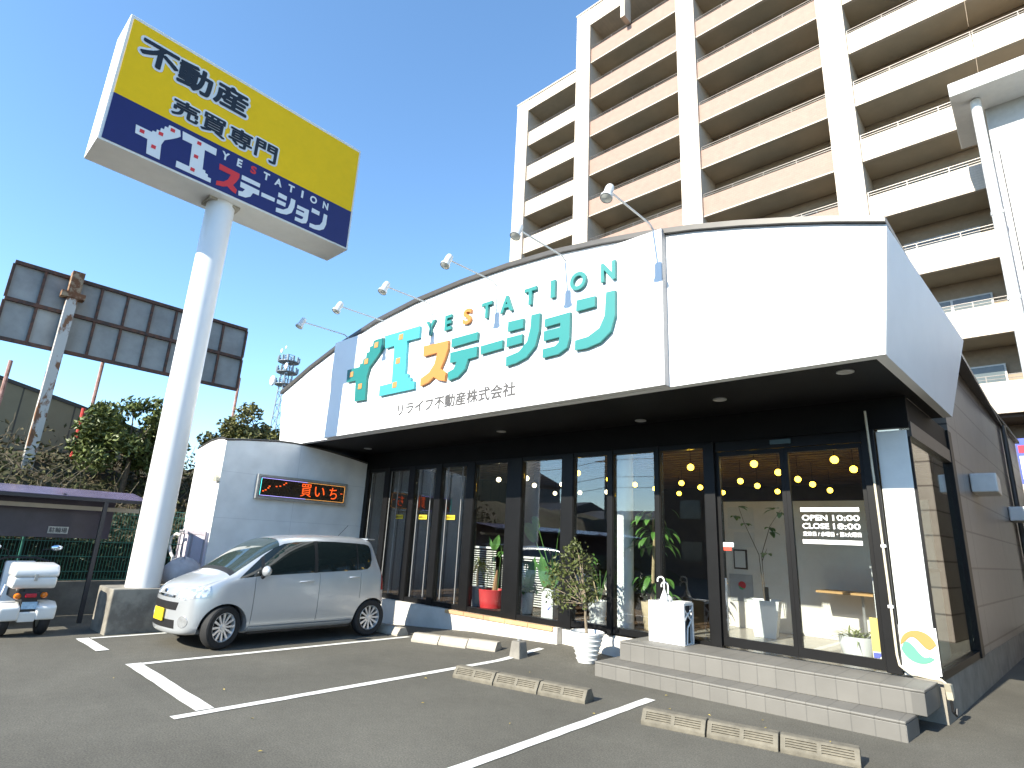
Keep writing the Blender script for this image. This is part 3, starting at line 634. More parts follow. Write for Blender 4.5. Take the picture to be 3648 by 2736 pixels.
MB().box(-17.93, -17.70, 2.28, 2.50, 2.0, 7.80).build('post', PP, OB)
MB().box(-17.95, -17.68, 2.26, 2.52, 7.25, 7.82).build('post_head', RUST, OB)
MB().box(-17.94, -17.66, 2.14, 2.64, 7.10, 7.245).build('bracket', RUST, OB)
CW = thing('concrete_wall', 'tall mossy concrete panel wall with a sloping top on the bank', 'wall', (-20, 1, 3))
MB().prism([(-6, 1), (6, 1), (6, 4.1), (3.572, 4.68), (1.665, 5.11), (-6, 6.9)], 'X', -20.2, -20).build('panels', brick_mat('mossy panel', (.27, .235, .15), (.22, .195, .125), (.09, .08, .06), .6, 8, .02, offset=0, axes='YZ'), CW)
MB().prism([(6.02, 4.02), (6.02, 4.12), (3.572, 4.78), (1.665, 5.21), (-6, 7.0), (-6, 6.9), (1.665, 5.112), (3.572, 4.682)], 'X', -20.24, -19.96).build('coping', DARK, CW)
RP = mat('red pole', (.62, .05, .04), .6, var=.3, scale=14); PK = mat('faded pink pole', (.45, .27, .24), .7, col2=(.28, .15, .12), scale=8)
for (y, z0, z1, m, lab) in [(1.685, 3.4, 5.46, PK, 'thin faded pipe post standing above the concrete wall at the left edge'), (3.59, 3.3, 5.93, PK, 'thin rusty pipe post rising from the evergreen bush under the billboard'), (3.42, 2.6, 4.56, RP, 'bright red pole among the dry brush'), (7.33, 3.4, 6.38, PK, 'thin pale pipe post at the right end of the old billboard')]:
    o = MB().tube([(-19, y, z0), (-19, y, z1)], .045, 8).build('pipe_post', m, smooth=True); tag(o, lab, 'post', 'pipe posts on the bank')

# hillside bank and its brush
hb = MB(); HX = [-13.5, -14.2, -15, -16, -17, -18, -19.9]; HZ = [.0, .5, .9, 1.5, 2.2, 2.9, 3.4]
hy = [-12+i*.8 for i in range(40)]; rnd = random.Random(3)
hb.v = [(x, y, HZ[i]+(rnd.uniform(-.15, .15) if i > 1 else 0)) for y in hy for i, x in enumerate(HX)]
k = len(HX); hb.f = [(j*k+i, j*k+i+1, (j+1)*k+i+1, (j+1)*k+i) for j in range(len(hy)-1) for i in range(k-1)]
struct(hb.build('hillside', mat('bank soil', (.085, .065, .04), .95, col2=(.05, .055, .022), scale=1.6, bump=.5, bscale=14), smooth=True))
def hill_z(x):
    for (a, p), (b, q) in zip(zip(HX, HZ), list(zip(HX, HZ))[1:]):
        if b <= x <= a: return p+(q-p)*(a-x)/(a-b)
    return HZ[-1]
def leaf_cloud(mb, n, fn, size, rnd, ratio=.45):
    """n small folded leaves; fn(rnd) gives a point"""
    for _ in range(n):
        c = Vector(fn(rnd)); s = size*rnd.uniform(.6, 1.3)
        d = Vector((rnd.gauss(0, 1), rnd.gauss(0, 1), rnd.gauss(.2, .8))).normalized(); w = d.orthogonal().normalized()
        w = (Matrix.Rotation(rnd.uniform(0, 6.3), 3, d) @ w)*s*ratio; nrm = d.cross(w).normalized()*s*.12
        mb.add([c-d*s*.5, c+w*.5+nrm, c+d*s*.5, c-w*.5+nrm], [(0, 1, 2), (0, 2, 3)])
brush = MB(); rnd = random.Random(11)
def bp(r):
    x = r.uniform(-18.6, -14.0); y = r.uniform(-1.5, 9.0); return (x, y, hill_z(x)+abs(r.gauss(0, .35)))
leaf_cloud(brush, 8000, bp, .15, rnd)
o = brush.build('undergrowth', mat('undergrowth leaf', (.06, .068, .018), .8, col2=(.095, .068, .036), scale=.9)); tag(o, kind='stuff')
tw = MB()
for i in range(210):
    x = rnd.uniform(-18.6, -14.2); y = rnd.uniform(-.5, 6.5); p = Vector((x, y, hill_z(x)+.1)); pts = [p]
    d = Vector((rnd.uniform(-.2, .3), rnd.uniform(-1, 1), rnd.uniform(.2, 1.1))).normalized()
    for s in range(5):
        d = (d+Vector((rnd.gauss(0, .25), rnd.gauss(0, .3), rnd.gauss(-.05, .22)))).normalized(); p = p+d*rnd.uniform(.14, .34); pts.append(p)
    tw.tube(pts, rnd.choice([.008, .012, .02]), 4, r2=.004, cap=False)
o = tw.build('dry_brush', TWIG); tag(o, kind='stuff')

def tree(name, lab, cat, base, clumps, leafsize, n, m, seed, trunk_h, group, tr=.08):
    t = thing(name, lab, cat, base, group); rnd = random.Random(seed); b = Vector(base); tk = MB()
    tk.tube([b+Vector((0, 0, -.3)), b+Vector((.05, .03, trunk_h*.5)), b+Vector((0, .05, trunk_h))], tr, 8, r2=tr*.55)
    for (cx, cy_, cz, r) in clumps:
        e = b+Vector((cx, cy_, cz)); tk.tube([b+Vector((0, .04, trunk_h*.8)), b+Vector((cx*.5, cy_*.5, trunk_h*.6+cz*.4)), e], tr*.45, 6, r2=.01, cap=False)
    tk.build('trunk', BARK, t, smooth=True)
    lv = MB(); tot = sum(c[3]**2 for c in clumps)
    for (cx, cy_, cz, r) in clumps:
        def fn(rr):
            d = Vector((rr.gauss(0, 1), rr.gauss(0, 1), rr.gauss(0, 1))).normalized()*r*(rr.random()**.45); d.z *= .8
            return b+Vector((cx, cy_, cz))+d
        leaf_cloud(lv, int(n*r*r/tot), fn, leafsize, rnd)
    lv.build('crown', m, t); return t
def rclumps(seed, n, sx, sy, z0, z1, r0, r1):
    r = random.Random(seed); return [(r.uniform(-sx, sx), r.uniform(-sy, sy), r.uniform(z0, z1), r.uniform(r0, r1)) for _ in range(n)]
tree('evergreen_tree', 'dense evergreen bush-tree beside the red pole, left of the sign pole', 'tree', (-17, 4.2, 2.2), rclumps(5, 24, .7, .95, .9, 2.05, .28, .5)+[(0, -.1, 2.3, .35), (.1, .35, 2.4, .3), (0, -.95, 1.6, .35)], .17, 6500, LEAF_D, 5, 1.3, 'evergreen trees on the bank')
tree('evergreen_tree', 'olive green tree showing above the annex beside the showroom fascia', 'tree', (-17, 7.9, 2.2), rclumps(9, 26, .8, 1.4, 1.0, 2.5, .3, .55)+[(0, -1.9, 1.75, .3), (.2, -1.3, 2.1, .4), (0, -.9, 2.7, .4)], .17, 7500, LEAF_O, 9, 1.5, 'evergreen trees on the bank')

HG = thing('hedge', 'dark green hedge filling the space behind the green mesh fence', 'hedge', (-13.75, 1.5, 0)); hl = MB(); rnd = random.Random(31)
leaf_cloud(hl, 7000, lambda r: (r.uniform(-14.15, -13.42), r.uniform(-3, 6.4), .25+1.45*r.random()**.8+.12*math.sin(r.random()*9)), .11, rnd, .55)
hl.build('foliage', mat('hedge leaf', (.018, .034, .010), .6, var=.5, scale=5), HG)
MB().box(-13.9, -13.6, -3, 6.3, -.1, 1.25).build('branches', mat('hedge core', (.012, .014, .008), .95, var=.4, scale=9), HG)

# ------------------------------------------------------------------ mesh fence, low wall and cycle shelter
LW = thing('low_wall', 'low stained concrete wall under the green mesh fence', 'wall', (-13.25, 1, 0))
MB().box(-13.35, -13.1, -8, 6.5, -.2, .55).build('wall', mat('stained concrete', (.15, .14, .12), .9, var=.35, scale=2.5, bump=.3), LW)
FN = thing('mesh_fence', 'green welded mesh fence on the low concrete wall', 'fence', (-13.2, 1, .55))
GRN = mat('green wire', (.02, .13, .10), .5)
f = MB()
for i in range(200): y = -4+i*.05; f.box(-13.204, -13.196, y, y+.006, .56, 1.88)
for z in (.58, .72, .98, 1.24, 1.50, 1.76, 1.87): f.box(-13.207, -13.193, -4, 6, z-.006, z+.006)
f.build('mesh_panel', GRN, FN)
for y in (-2, 0, 2.0, 4.0, 6.0): MB().tube([(-13.22, y, .5), (-13.22, y, 1.92)], .022, 8).build('post', GRN, FN)
CS = thing('cycle_shelter', 'dark lean-to cycle shelter with a tinted sheet roof at the left edge', 'shelter', (-12.6, 0, 0))
TINT = mat('smoke sheet', (.15, .125, .20), .25, var=.2, scale=2)
MB().add([(-13.05, -5, 2.16), (-11.95, -5, 2.0), (-11.95, 3.45, 2.0), (-13.05, 3.45, 2.16), (-13.05, -5, 2.15), (-11.95, -5, 1.99), (-11.95, 3.45, 1.99), (-13.05, 3.45, 2.15)],
         [(0, 1, 2, 3), (4, 7, 6, 5), (0, 4, 5, 1), (1, 5, 6, 2), (2, 6, 7, 3), (3, 7, 4, 0)]).build('roof_sheet', TINT, CS)
MB().box(-12.0, -11.93, -5, 3.5, 1.935, 1.985).build('eave_beam', mat('shelter dark', (.03, .027, .03), .5), CS)
MB().box(-12.62, -12.56, .9, 3.48, 1.79, 1.86).build('cross_beam', mat('pale beam', (.48, .43, .36), .5), CS)
MB().box(-13.07, -13.05, -5, 3.2, 1.30, 2.14).build('back_sheet', mat('smoke sheet dark', (.05, .042, .068), .3, var=.35, scale=1.5), CS)
for y in (-3, 0.0, 2.79): MB().box(-11.98, -11.92, y-.03, y+.03, 0, 1.934).build('post', MATS['shelter dark'], CS)
for y in (-2, .6, 2.2): MB().box(-13.03, -12.0, y-.02, y+.02, 1.99, 2.03).build('rafter', MATS['shelter dark'], CS)
SG = thing('parking_plate', 'small white plate with black characters hung on the green fence', 'sign', (-13.03, 2.42, 1.42))
MB().box(-13.045, -13.03, 2.27, 2.56, 1.37, 1.49).build('plate', mat('plate white', (.62, .62, .6), .5), SG)
m = MB(); text_on(m, '駐輪場', 2.285, 2.545, 1.385, 1.475, 'X', -13.029, 1, .01, .004); m.build('lettering', mat('plate ink', (.06, .06, .07), .5), SG)

# ------------------------------------------------------------------ delivery scooter (three wheels, seen from behind)
SC = thing('delivery_scooter', 'white three-wheeled delivery scooter with a big rear cargo box', 'scooter', (-11.3, 1.89, 0))
SW = mat('scooter white', (.74, .74, .72), .3, var=.04, coat=.4)
DKP = mat('dark plastic', (.025, .025, .027), .5)
def wheel(cx, cyy, r, w, parent, hub=.5):
    t = MB().lathe([(r*.55, -w*.45), (r*.85, -w*.5), (r*.97, -w*.32), (r, 0), (r*.97, w*.32), (r*.85, w*.5), (r*.55, w*.45)], (cx, cyy, r), 28, 'Y').build('wheel', RUBBER, parent, smooth=True)
    MB().lathe([(.001, -w*.3), (r*.5, -w*.32), (r*.56, -w*.4), (r*.56, w*.4), (r*.5, w*.32), (.001, w*.3)], (cx, cyy, r), 24, 'Y').build('rim', STEEL, t, smooth=True)
wheel(-11.05, 1.66, .215, .13, SC); wheel(-11.05, 2.12, .215, .13, SC); wheel(-12.3, 1.89, .215, .11, SC)
bd = MB().prism([(-10.80, .22), (-10.78, .40), (-10.95, .46), (-11.35, .44), (-11.42, .25)], 'Y', 1.565, 1.80); bd.prism([(-10.80, .22), (-10.78, .40), (-10.95, .46), (-11.35, .44), (-11.42, .25)], 'Y', 1.98, 2.215)
bd.build('rear_fender', SW, SC, smooth=True, bevel=.035, seg=3)
MB().prism([(-10.82, .20), (-10.80, .335), (-11.3, .335), (-11.35, .22)], 'Y', 1.79, 1.99).build('rear_body', SW, SC, bevel=.02)
MB().box(-11.35, -10.86, 1.80, 1.98, .33, .64).build('rear_frame', DKP, SC, bevel=.015)
MB().box(-10.858, -10.85, 1.81, 1.985, .37, .465).build('number_plate', mat('plate blue', (.42, .60, .74), .5, col2=(.30, .45, .60), scale=30), SC)
MB().lathe([(.001, .03), (.03, .025), (.042, 0), (.042, -.03)], (-10.83, 1.735, .545), 16, 'X').build('turn_signal', mat('amber lens', (.65, .16, .01), .2), SC, smooth=True)
MB().lathe([(.001, .03), (.03, .025), (.042, 0), (.042, -.03)], (-10.83, 2.035, .553), 16, 'X').build('turn_signal', MATS['amber lens'], SC, smooth=True)
MB().box(-10.86, -10.815, 1.82, 1.95, .525, .58).build('tail_light', mat('tail red', (.45, .012, .03), .2), SC, bevel=.012)
MB().box(-10.92, -10.85, 1.71, 2.06, .50, .60).build('light_bar', DKP, SC, bevel=.01)
cb = MB().prism([(-10.83, .645), (-10.79, .70), (-10.79, .80), (-11.27, .80), (-11.27, .645)], 'Y', 1.64, 2.14).build('cargo_box', SW, SC, smooth=True, bevel=.03, seg=3)
MB().prism([(-10.785, .802), (-10.79, .88), (-10.86, .965), (-11.22, .985), (-11.28, .93), (-11.28, .802)], 'Y', 1.63, 2.15).build('lid', SW, cb, smooth=True, bevel=.035, seg=3)
MB().box(-10.79, -10.772, 1.865, 1.905, .755, .845).build('latch', STEEL, cb, bevel=.006)
MB().prism([(-11.3, .45), (-11.28, .60), (-11.5, .70), (-11.95, .66), (-12.0, .45)], 'Y', 1.77, 2.01).build('seat', DKP, SC, smooth=True, bevel=.04, seg=3)
MB().prism([(-11.9, .20), (-11.9, .28), (-12.12, .30), (-12.2, .95), (-12.30, .95), (-12.35, .2)], 'Y', 1.70, 2.08).build('leg_shield', SW, SC, smooth=True, bevel=.03)
MB().tube([(-12.15, 1.55, .95), (-12.22, 1.72, 1.0), (-12.22, 2.06, 1.0), (-12.15, 2.23, .95)], .015, 8).build('handlebar', DKP, SC, smooth=True)
for y, s in ((1.72, -1), (2.06, 1)):
    MB().tube([(-12.2, y, 1.0), (-12.12, y+s*.05, 1.12), (-12.08, y+s*.18, 1.15)], .007, 6).build('mirror_stem', DKP, SC)
    mm = MB().ball((0, 0, 0), .075, 16); mm.v = [(-12.06+p[0]*.2, y+s*.22+p[1]*1.05, 1.16+p[2]*.65) for p in mm.v]; mm.build('mirror', mat('mirror glass', (.55, .65, .78), .05, 1, var=0), SC, smooth=True)
MB().tube([(-10.95, 1.55, .3), (-10.95, 1.56, .55), (-11.1, 1.6, .68)], .012, 6).build('guard_rail', CHROME, SC, smooth=True)

# ------------------------------------------------------------------ silver car
CARX, CARY = -9.33, 3.02
CAR = thing('silver_car', 'silver tall kei hatchback parked nose-out beside the white annex', 'car', (CARX, CARY, 0))
def apply_bool(o, cut, op):
    md = o.modifiers.new('b', 'BOOLEAN'); md.operation = op; md.object = cut; md.solver = 'EXACT'
    dg = bpy.context.evaluated_depsgraph_get(); dg.update()
    me = bpy.data.meshes.new_from_object(o.evaluated_get(dg)); o.modifiers.clear(); old = o.data; o.data = me
    if old.users == 0: bpy.data.meshes.remove(old)
def tmp(mb):
    me = bpy.data.meshes.new('c'); me.from_pydata([tuple(p) for p in mb.v], [], mb.f)
    bm = bmesh.new(); bm.from_mesh(me); bmesh.ops.recalc_face_normals(bm, faces=bm.faces); bm.to_mesh(me); bm.free()
    o = bpy.data.objects.new('c', me); C.objects.link(o); return o
def drop(o): me = o.data; bpy.data.objects.remove(o); bpy.data.meshes.remove(me)
ST = [  # y, z bottom, z belt, z top, half width low, belt, top
 (.09, .22, .58, .665, .54, .55, .48), (.115, .19, .65, .74, .64, .635, .54), (.19, .18, .735, .815, .70, .69, .585), (.36, .18, .82, .895, .728, .715, .615), (.56, .18, .885, .965, .7375, .725, .625),
 (.72, .18, .90, 1.01, .7375, .728, .625), (.95, .18, .91, 1.19, .7375, .728, .605), (1.18, .18, .92, 1.36, .7375, .728, .585), (1.38, .18, .925, 1.47, .7375, .728, .57), (1.6, .18, .93, 1.525, .7375, .728, .56), (2.0, .18, .945, 1.56, .7375, .728, .555),
 (2.5, .18, .965, 1.57, .7375, .728, .56), (2.85, .19, .98, 1.562, .737, .727, .56), (3.0, .20, .985, 1.553, .735, .724, .56), (3.07, .20, .985, 1.53, .733, .722, .562), (3.11, .21, .98, 1.47, .732, .720, .572), (3.20, .22, .965, 1.28, .728, .715, .60), (3.29, .23, .95, 1.08, .724, .71, .64), (3.345, .235, .88, .965, .715, .70, .62), (3.385, .25, .74, .80, .69, .675, .60), (3.40, .29, .62, .68, .65, .63, .55)]
def ring(s):
    y, zb, zl, zt, wb, wl, wt_ = s
    zm = zb+(zl-zb)*.52
    h = [(0, zb), (wb*.8, zb), (wb*.985, zb+.05), (wb+.004, zm), (wl, zl), ((wl+wt_)/2+.012, (zl+zt)/2), (wt_, zt-.055), (wt_*.8, zt-.012), (0, zt+.012)]
    return [(x, y, z) for x, z in h]+[(-x, y, z) for x, z in h[-2:0:-1]]
rings = [ring(s) for s in ST]; nr = len(rings[0]); cm = MB()
cm.v = [p for r in rings for p in r]
cm.f = [(i*nr+k, i*nr+(k+1) % nr, (i+1)*nr+(k+1) % nr, (i+1)*nr+k) for i in range(len(rings)-1) for k in range(nr)]
n0 = len(cm.v); cm.v += [(0, .085, .42), (0, 3.405, .48)]
cm.f += [(n0, (k+1) % nr, k) for k in range(nr)]+[(n0+1, (len(rings)-1)*nr+k, (len(rings)-1)*nr+(k+1) % nr) for k in range(nr)]
body = tmp(cm)
md = body.modifiers.new('s', 'SUBSURF'); md.levels = 3; md.render_levels = 3
dg = bpy.context.evaluated_depsgraph_get(); dg.update(); me = bpy.data.meshes.new_from_object(body.evaluated_get(dg)); body.modifiers.clear(); body.data = me
for v in me.vertices:   # the nose and the tail are rounded in plan
    if v.co.y < .8: v.co.y += .17*(v.co.x/.7)**2*(1-v.co.y/.8)
    if v.co.y > 2.9: v.co.y -= .10*(v.co.x/.7)**2*(v.co.y-2.9)/.5
def inflated(d):
    b2 = body_master.copy(); b2.data = body_master.data.copy(); C.objects.link(b2)
    ns = [v.normal.copy() for v in b2.data.vertices]
    for v, n_ in zip(b2.data.vertices, ns): v.co += n_*d
    return b2
body_master = body.copy(); body_master.data = body.data.copy(); C.objects.link(body_master)
PAINT = mat('silver paint', (.54, .56, .58), .30, .5, var=.02, scale=3, coat=.7)
CGL = mat('car glass', (.012, .018, .018), .04, 0, var=0, spec=.7); CGW = mat('windscreen glass', (.03, .045, .045), .03, 0, var=0, spec=.9)
BLK = mat('car black', (.012, .012, .013), .45, var=.1)
def finish(o, name, m, parent, smooth=True):
    o.name = name; o.data.name = name; o.data.materials.clear(); o.data.materials.append(m); o.parent = parent
    if smooth:
        o.data.polygons.foreach_set('use_smooth', [True]*len(o.data.polygons)); o.data.set_sharp_from_angle(angle=R_(28))
    return o
def patch(name, mb, m, parent, d=.004):
    b2 = inflated(d); c = tmp(mb); apply_bool(b2, c, 'INTERSECT'); drop(c); return finish(b2, name, m, parent)
# wheel arches and panel gaps
WY = (.66, 3.03-.02+.06); WY = (.67, 3.06)
cut = MB()
for y in WY:
    for a, b in ((.50, .85), (-.85, -.50)):
        cut.lathe([(.001, a), (.325, a), (.325, b), (.001, b)], (0, y, .27), 36, 'X')
c = tmp(cut); apply_bool(body, c, 'DIFFERENCE'); drop(c)
gaps = MB()
for s in (1, -1):
    a, b = (.66, .80) if s > 0 else (-.80, -.66)
    for y in (1.03, 2.05, 2.84):
        if y == 2.84: gaps.box(a, b, 2.80, 2.807, .60, 1.0)
        else: gaps.box(a, b, y, y+.007, .30, .985)
    gaps.box(a, b, 1.03, 2.72, .270, .278)
for s in (1, -1): gaps.prism([(s*.55, .30), (s*.68, .66), (s*.69, .66), (s*.562, .30)], 'Z', .80, 1.1)
c = tmp(gaps); apply_bool(body, c, 'DIFFERENCE'); drop(c)
body_o = finish(body, 'body', PAINT, CAR)
def sy(poly, a=.25, b=.9):
    m = MB(); m.prism(poly, 'X', a, b); m.prism(poly, 'X', -b, -a); return m
for s, (a, b) in ((1, (.3, .9)), (-1, (-.9, -.3))):
    def one(poly): return MB().prism(poly, 'X', a, b)
    patch('quarter_window', one([(.79, .925), (1.10, .955), (1.10, 1.20)]), CGL, CAR)
    patch('side_window', one([(1.15, .96), (1.15, 1.245), (1.30, 1.345), (1.46, 1.415), (1.66, 1.45), (1.95, 1.468), (1.95, 1.0)]), CGL, CAR)
    patch('side_window', one([(2.01, 1.003), (2.01, 1.47), (2.35, 1.472), (2.72, 1.46), (2.72, 1.035)]), CGL, CAR)
    patch('side_window', one([(2.745, 1.037), (2.745, 1.459), (2.90, 1.45), (2.97, 1.43), (3.0, 1.38), (3.01, 1.20), (2.98, 1.10), (2.92, 1.055)]), CGL, CAR)
    patch('window_trim', one([(1.945, .995), (1.945, 1.47), (2.015, 1.473), (2.015, 1.0)]), BLK, CAR, .003); patch('window_trim', one([(2.715, 1.035), (2.715, 1.461), (2.75, 1.459), (2.75, 1.037)]), BLK, CAR, .003); patch('window_trim', one([(1.095, .953), (1.095, 1.20), (1.155, 1.245), (1.155, .96)]), BLK, CAR, .003)
    patch('headlight', MB().prism([(s*.30, .675), (s*.34, .765), (s*.55, .815), (s*.80, .845), (s*.80, .71), (s*.52, .635)], 'Y', -.1, .43), mat('headlight lens', (.34, .37, .40), .06, .3, col2=(.80, .82, .84), scale=16, thr=(.45, .58), coat=1), CAR, .006)
    patch('fog_lamp', MB().lathe([(.001, -.1), (.075, -.1), (.075, .40), (.001, .40)], (s*.55, 0, .365), 20, 'Y'), mat('fog chrome', (.62, .64, .66), .15, .7, var=.2, scale=20), CAR, .006)
    patch('side_skirt', one([(1.02, .17), (1.02, .262), (2.70, .268), (2.70, .17)]), PAINT, CAR, .018)
    h = MB().tube([(s*.735, 1.72, .87), (s*.770, 1.77, .875), (s*.770, 1.89, .878), (s*.735, 1.94, .874)], .012, 8); h.build('door_handle', PAINT, CAR, smooth=True, local=True)
    h = MB().tube([(s*.733, 2.58, .925), (s*.767, 2.62, .93), (s*.767, 2.72, .932), (s*.733, 2.76, .928)], .012, 8); h.build('door_handle', PAINT, CAR, smooth=True, local=True)
    mb_ = MB().ball((0, 0, 0), .1, 18); mb_.v = [(s*.83+p[0]*.95, 1.12+p[1]*.6, 1.03+p[2]*.75) for p in mb_.v]; mo = mb_.build('door_mirror', PAINT, CAR, smooth=True, local=True)
    MB().tube([(s*.69, 1.13, .93), (s*.80, 1.12, .99)], .03, 8).build('mirror_stalk', BLK, mo, local=True)
    patch('tail_light', MB().box(*sorted((s*.52, s*.9)), 3.22, 3.6, .72, 1.06), mat('car tail red', (.35, .02, .02), .15, var=0), CAR, .005)
patch('windscreen', MB().prism([(-.61, .76), (.61, .76), (.565, 1.38), (.30, 1.44), (-.30, 1.44), (-.565, 1.38)], 'Z', .96, 2.0), CGW, CAR)
patch('cowl', MB().prism([(-.615, .69), (.615, .69), (.61, .757), (-.61, .757)], 'Z', .9, 2.0), BLK, CAR, .003)
patch('rear_window', MB().prism([(-.52, 1.08), (.52, 1.08), (.47, 1.40), (-.47, 1.40)], 'Y', 3.0, 3.6), CGL, CAR)
patch('upper_grille', MB().prism([(-.40, .50), (.40, .50), (.43, .60), (-.43, .60)], 'Y', -.1, .32), BLK, CAR, .005)
patch('lower_grille', MB().prism([(-.42, .27), (.42, .27), (.40, .375), (-.40, .375)], 'Y', -.1, .32), BLK, CAR, .005)
patch('chrome_bar', MB().prism([(-.33, .655), (.33, .655), (.34, .685), (-.34, .685)], 'Y', -.1, .32), CHROME, CAR, .008)
MB().lathe([(.001, -.012), (.05, -.010), (.055, 0), (.05, .006)], (0, .115, .70), 20, 'Y').build('emblem', CHROME, CAR, smooth=True, local=True)
MB().box(-.165, .165, .062, .080, .345, .505).build('number_plate', mat('kei plate', (.85, .58, .02), .45, var=.03), CAR, bevel=.006, local=True)
MB().prism([(-.52, 2.98), (.52, 2.98), (.50, 3.15), (-.50, 3.15)], 'Z', 1.525, 1.545).build('spoiler', PAINT, CAR, bevel=.008, local=True)
MB().tube([(.15, 2.62, 1.56), (.15, 2.80, 1.75)], .004, 5).build('antenna', BLK, CAR, local=True)
MB().box(-.66, .66, 1.04, 2.7, .17, .30).build('underbody', BLK, CAR, local=True)
# inner wheel wells
ww = MB()
for y in WY:
    for s in (1, -1): ww.box(*sorted((s*.42, s*.50)), y-.32, y+.32, .25, .60)
ww.build('wheel_well', BLK, CAR, local=True)
ALLOY = mat('alloy', (.70, .70, .71), .28, .55, var=.05)
def car_wheel(x, y, s, steer):
    r = .285; w = .155
    t = MB().lathe([(.19, -.07), (.255, -.078), (.275, -.065), (.285, -.03), (.285, .03), (.275, .065), (.255, .078), (.19, .07)], (0, 0, 0), 44, 'X')
    rot = Matrix.Rotation(steer, 4, 'Z'); pos = Vector((x, y, .285))
    def put(mb): mb.v = [tuple(rot @ Vector(p)+pos) for p in mb.v]; return mb
    to = put(t).build('wheel', RUBBER, CAR, smooth=True, local=True)
    rm = MB().lathe([(.192, -.06), (.192, s*.062), (.182, s*.066), (.174, s*.050), (.170, -s*.01)], (0, 0, 0), 40, 'X')
    for k in range(12):
        a = 2*math.pi*k/12; ca, sa = math.cos(a), math.sin(a)
        def q(rr, off): return (s*(.040 if rr < .1 else .055), ca*rr-sa*off, sa*rr+ca*off)
        def qb(rr, off): p = q(rr, off); return (p[0]-s*.02, p[1], p[2])
        rm.add([q(.03, -.011), q(.03, .011), q(.178, .016), q(.178, -.016), qb(.03, -.011), qb(.03, .011), qb(.178, .016), qb(.178, -.016)],
               [(0, 1, 2, 3), (4, 7, 6, 5), (0, 4, 5, 1), (1, 5, 6, 2), (2, 6, 7, 3), (3, 7, 4, 0)])
    rm.lathe([(.001, s*.052), (.035, s*.05), (.045, s*.03)], (0, 0, 0), 20, 'X')
    put(rm).build('rim', ALLOY, to, smooth=True, local=True)
    put(MB().lathe([(.001, s*.0), (.168, s*.0)], (0, 0, 0), 24, 'X')).build('brake_disc', BLK, to, local=True)
for s in (1, -1):
    car_wheel(s*.645, WY[0], s, R_(18)); car_wheel(s*.645, WY[1], s, 0)
drop(body_master)

# ------------------------------------------------------------------ wheel stops
STOPP = mat('pale stop concrete', (.37, .335, .28), .85, var=.12, scale=7, bump=.2, bscale=40); STOPG = mat('worn stop concrete', (.152, .136, .105), .9, var=.3, scale=9, bump=.4, bscale=40)
def stop_block(L, m, ribbed, lab, grp):
    h = .13; prof = [(-.12, 0), (-.12, .038), (-.058, h-.006), (-.045, h), (.045, h), (.058, h-.006), (.12, .038), (.12, 0)]
    o = MB().prism(prof, 'X', -L/2, L/2)
    ob = o.build('wheel_stop', m, None, bevel=.008)
    if ribbed:
        cut = MB()
        for k in range(4):
            t = .24+k*.19; y = -.12+.062*t; z = .038+.086*t; ux, uz = .585*.0055, .811*.0055; nx_, nz_ = -.811*.014, .585*.014
            for a, b in ((-L*.43, -L*.03), (L*.03, L*.43)):
                cut.prism([(y-ux+nx_, z-uz+nz_), (y+ux+nx_, z+uz+nz_), (y+ux-nx_, z+uz-nz_), (y-ux-nx_, z-uz-nz_)], 'X', a, b)
        c = tmp(cut); apply_bool(ob, c, 'DIFFERENCE'); drop(c)
    return tag(ob, lab, 'wheel stop', grp)
def stop_row(p0, p1, m, ribbed, labs, grp):
    (x0, y0), (x1, y1) = p0, p1; L = math.hypot(x1-x0, y1-y0)/3; a = math.atan2(y1-y0, x1-x0)
    for i in range(3):
        o = stop_block(L-.014, m, ribbed, labs[i], grp) if i == 0 else o.copy()
        if i: C.objects.link(o); o['label'] = labs[i]
        t = (i+.5)/3; x, y = x0+(x1-x0)*t, y0+(y1-y0)*t; o.location = (x, y, hgt(x, y)-.004); o.rotation_euler = (0, 0, a)
stop_row((-7.86, 6.46), (-6.42, 6.92), STOPP, False, ['pale smooth wheel stop block, left of the row right of the car', 'pale smooth wheel stop block, middle of the row right of the car', 'pale smooth wheel stop block nearest the rough concrete block'], 'pale wheel stops')
stop_row((-5.62, 5.34), (-3.90, 5.67), STOPG, True, ['ribbed wheel stop block touching the white line in the middle bay', 'middle ribbed wheel stop block of the middle bay', 'ribbed wheel stop block at the right end of the middle bay'], 'ribbed wheel stops in the middle bay')
stop_row((-3.17, 5.52), (-1.40, 5.90), STOPG, True, ['ribbed wheel stop block next to the line end in the front bay', 'middle ribbed wheel stop block before the entrance steps', 'ribbed wheel stop block at the right end before the entrance steps'], 'ribbed wheel stops before the steps')
stop_row((-10.0, 6.55), (-8.35, 6.60), STOPP, False, ['pale wheel stop block behind the far side rear wheel of the car', 'pale wheel stop block under the tail of the car', 'pale wheel stop block at the near rear wheel of the car'], 'wheel stops behind the car')

# rough post footing
FT = thing('post_footing', 'rough tapered concrete post footing standing on the white line', 'footing', (-5.92, 6.80, 0))
m = MB(); rr = random.Random(2)
m.add([(-6.03, 6.70, -.02), (-5.82, 6.70, -.02), (-5.82, 6.91, -.02), (-6.03, 6.91, -.02), (-6.0, 6.72, .24), (-5.85, 6.72, .24), (-5.85, 6.88, .24), (-6.0, 6.88, .24)], [(0, 3, 2, 1), (4, 5, 6, 7), (0, 1, 5, 4), (1, 2, 6, 5), (2, 3, 7, 6), (3, 0, 4, 7)])
m.build('block', CONC, FT, bevel=.02)
MB().tube([(-5.925, 6.80, .238), (-5.925, 6.80, .262)], .025, 10).build('socket', STEEL, FT)

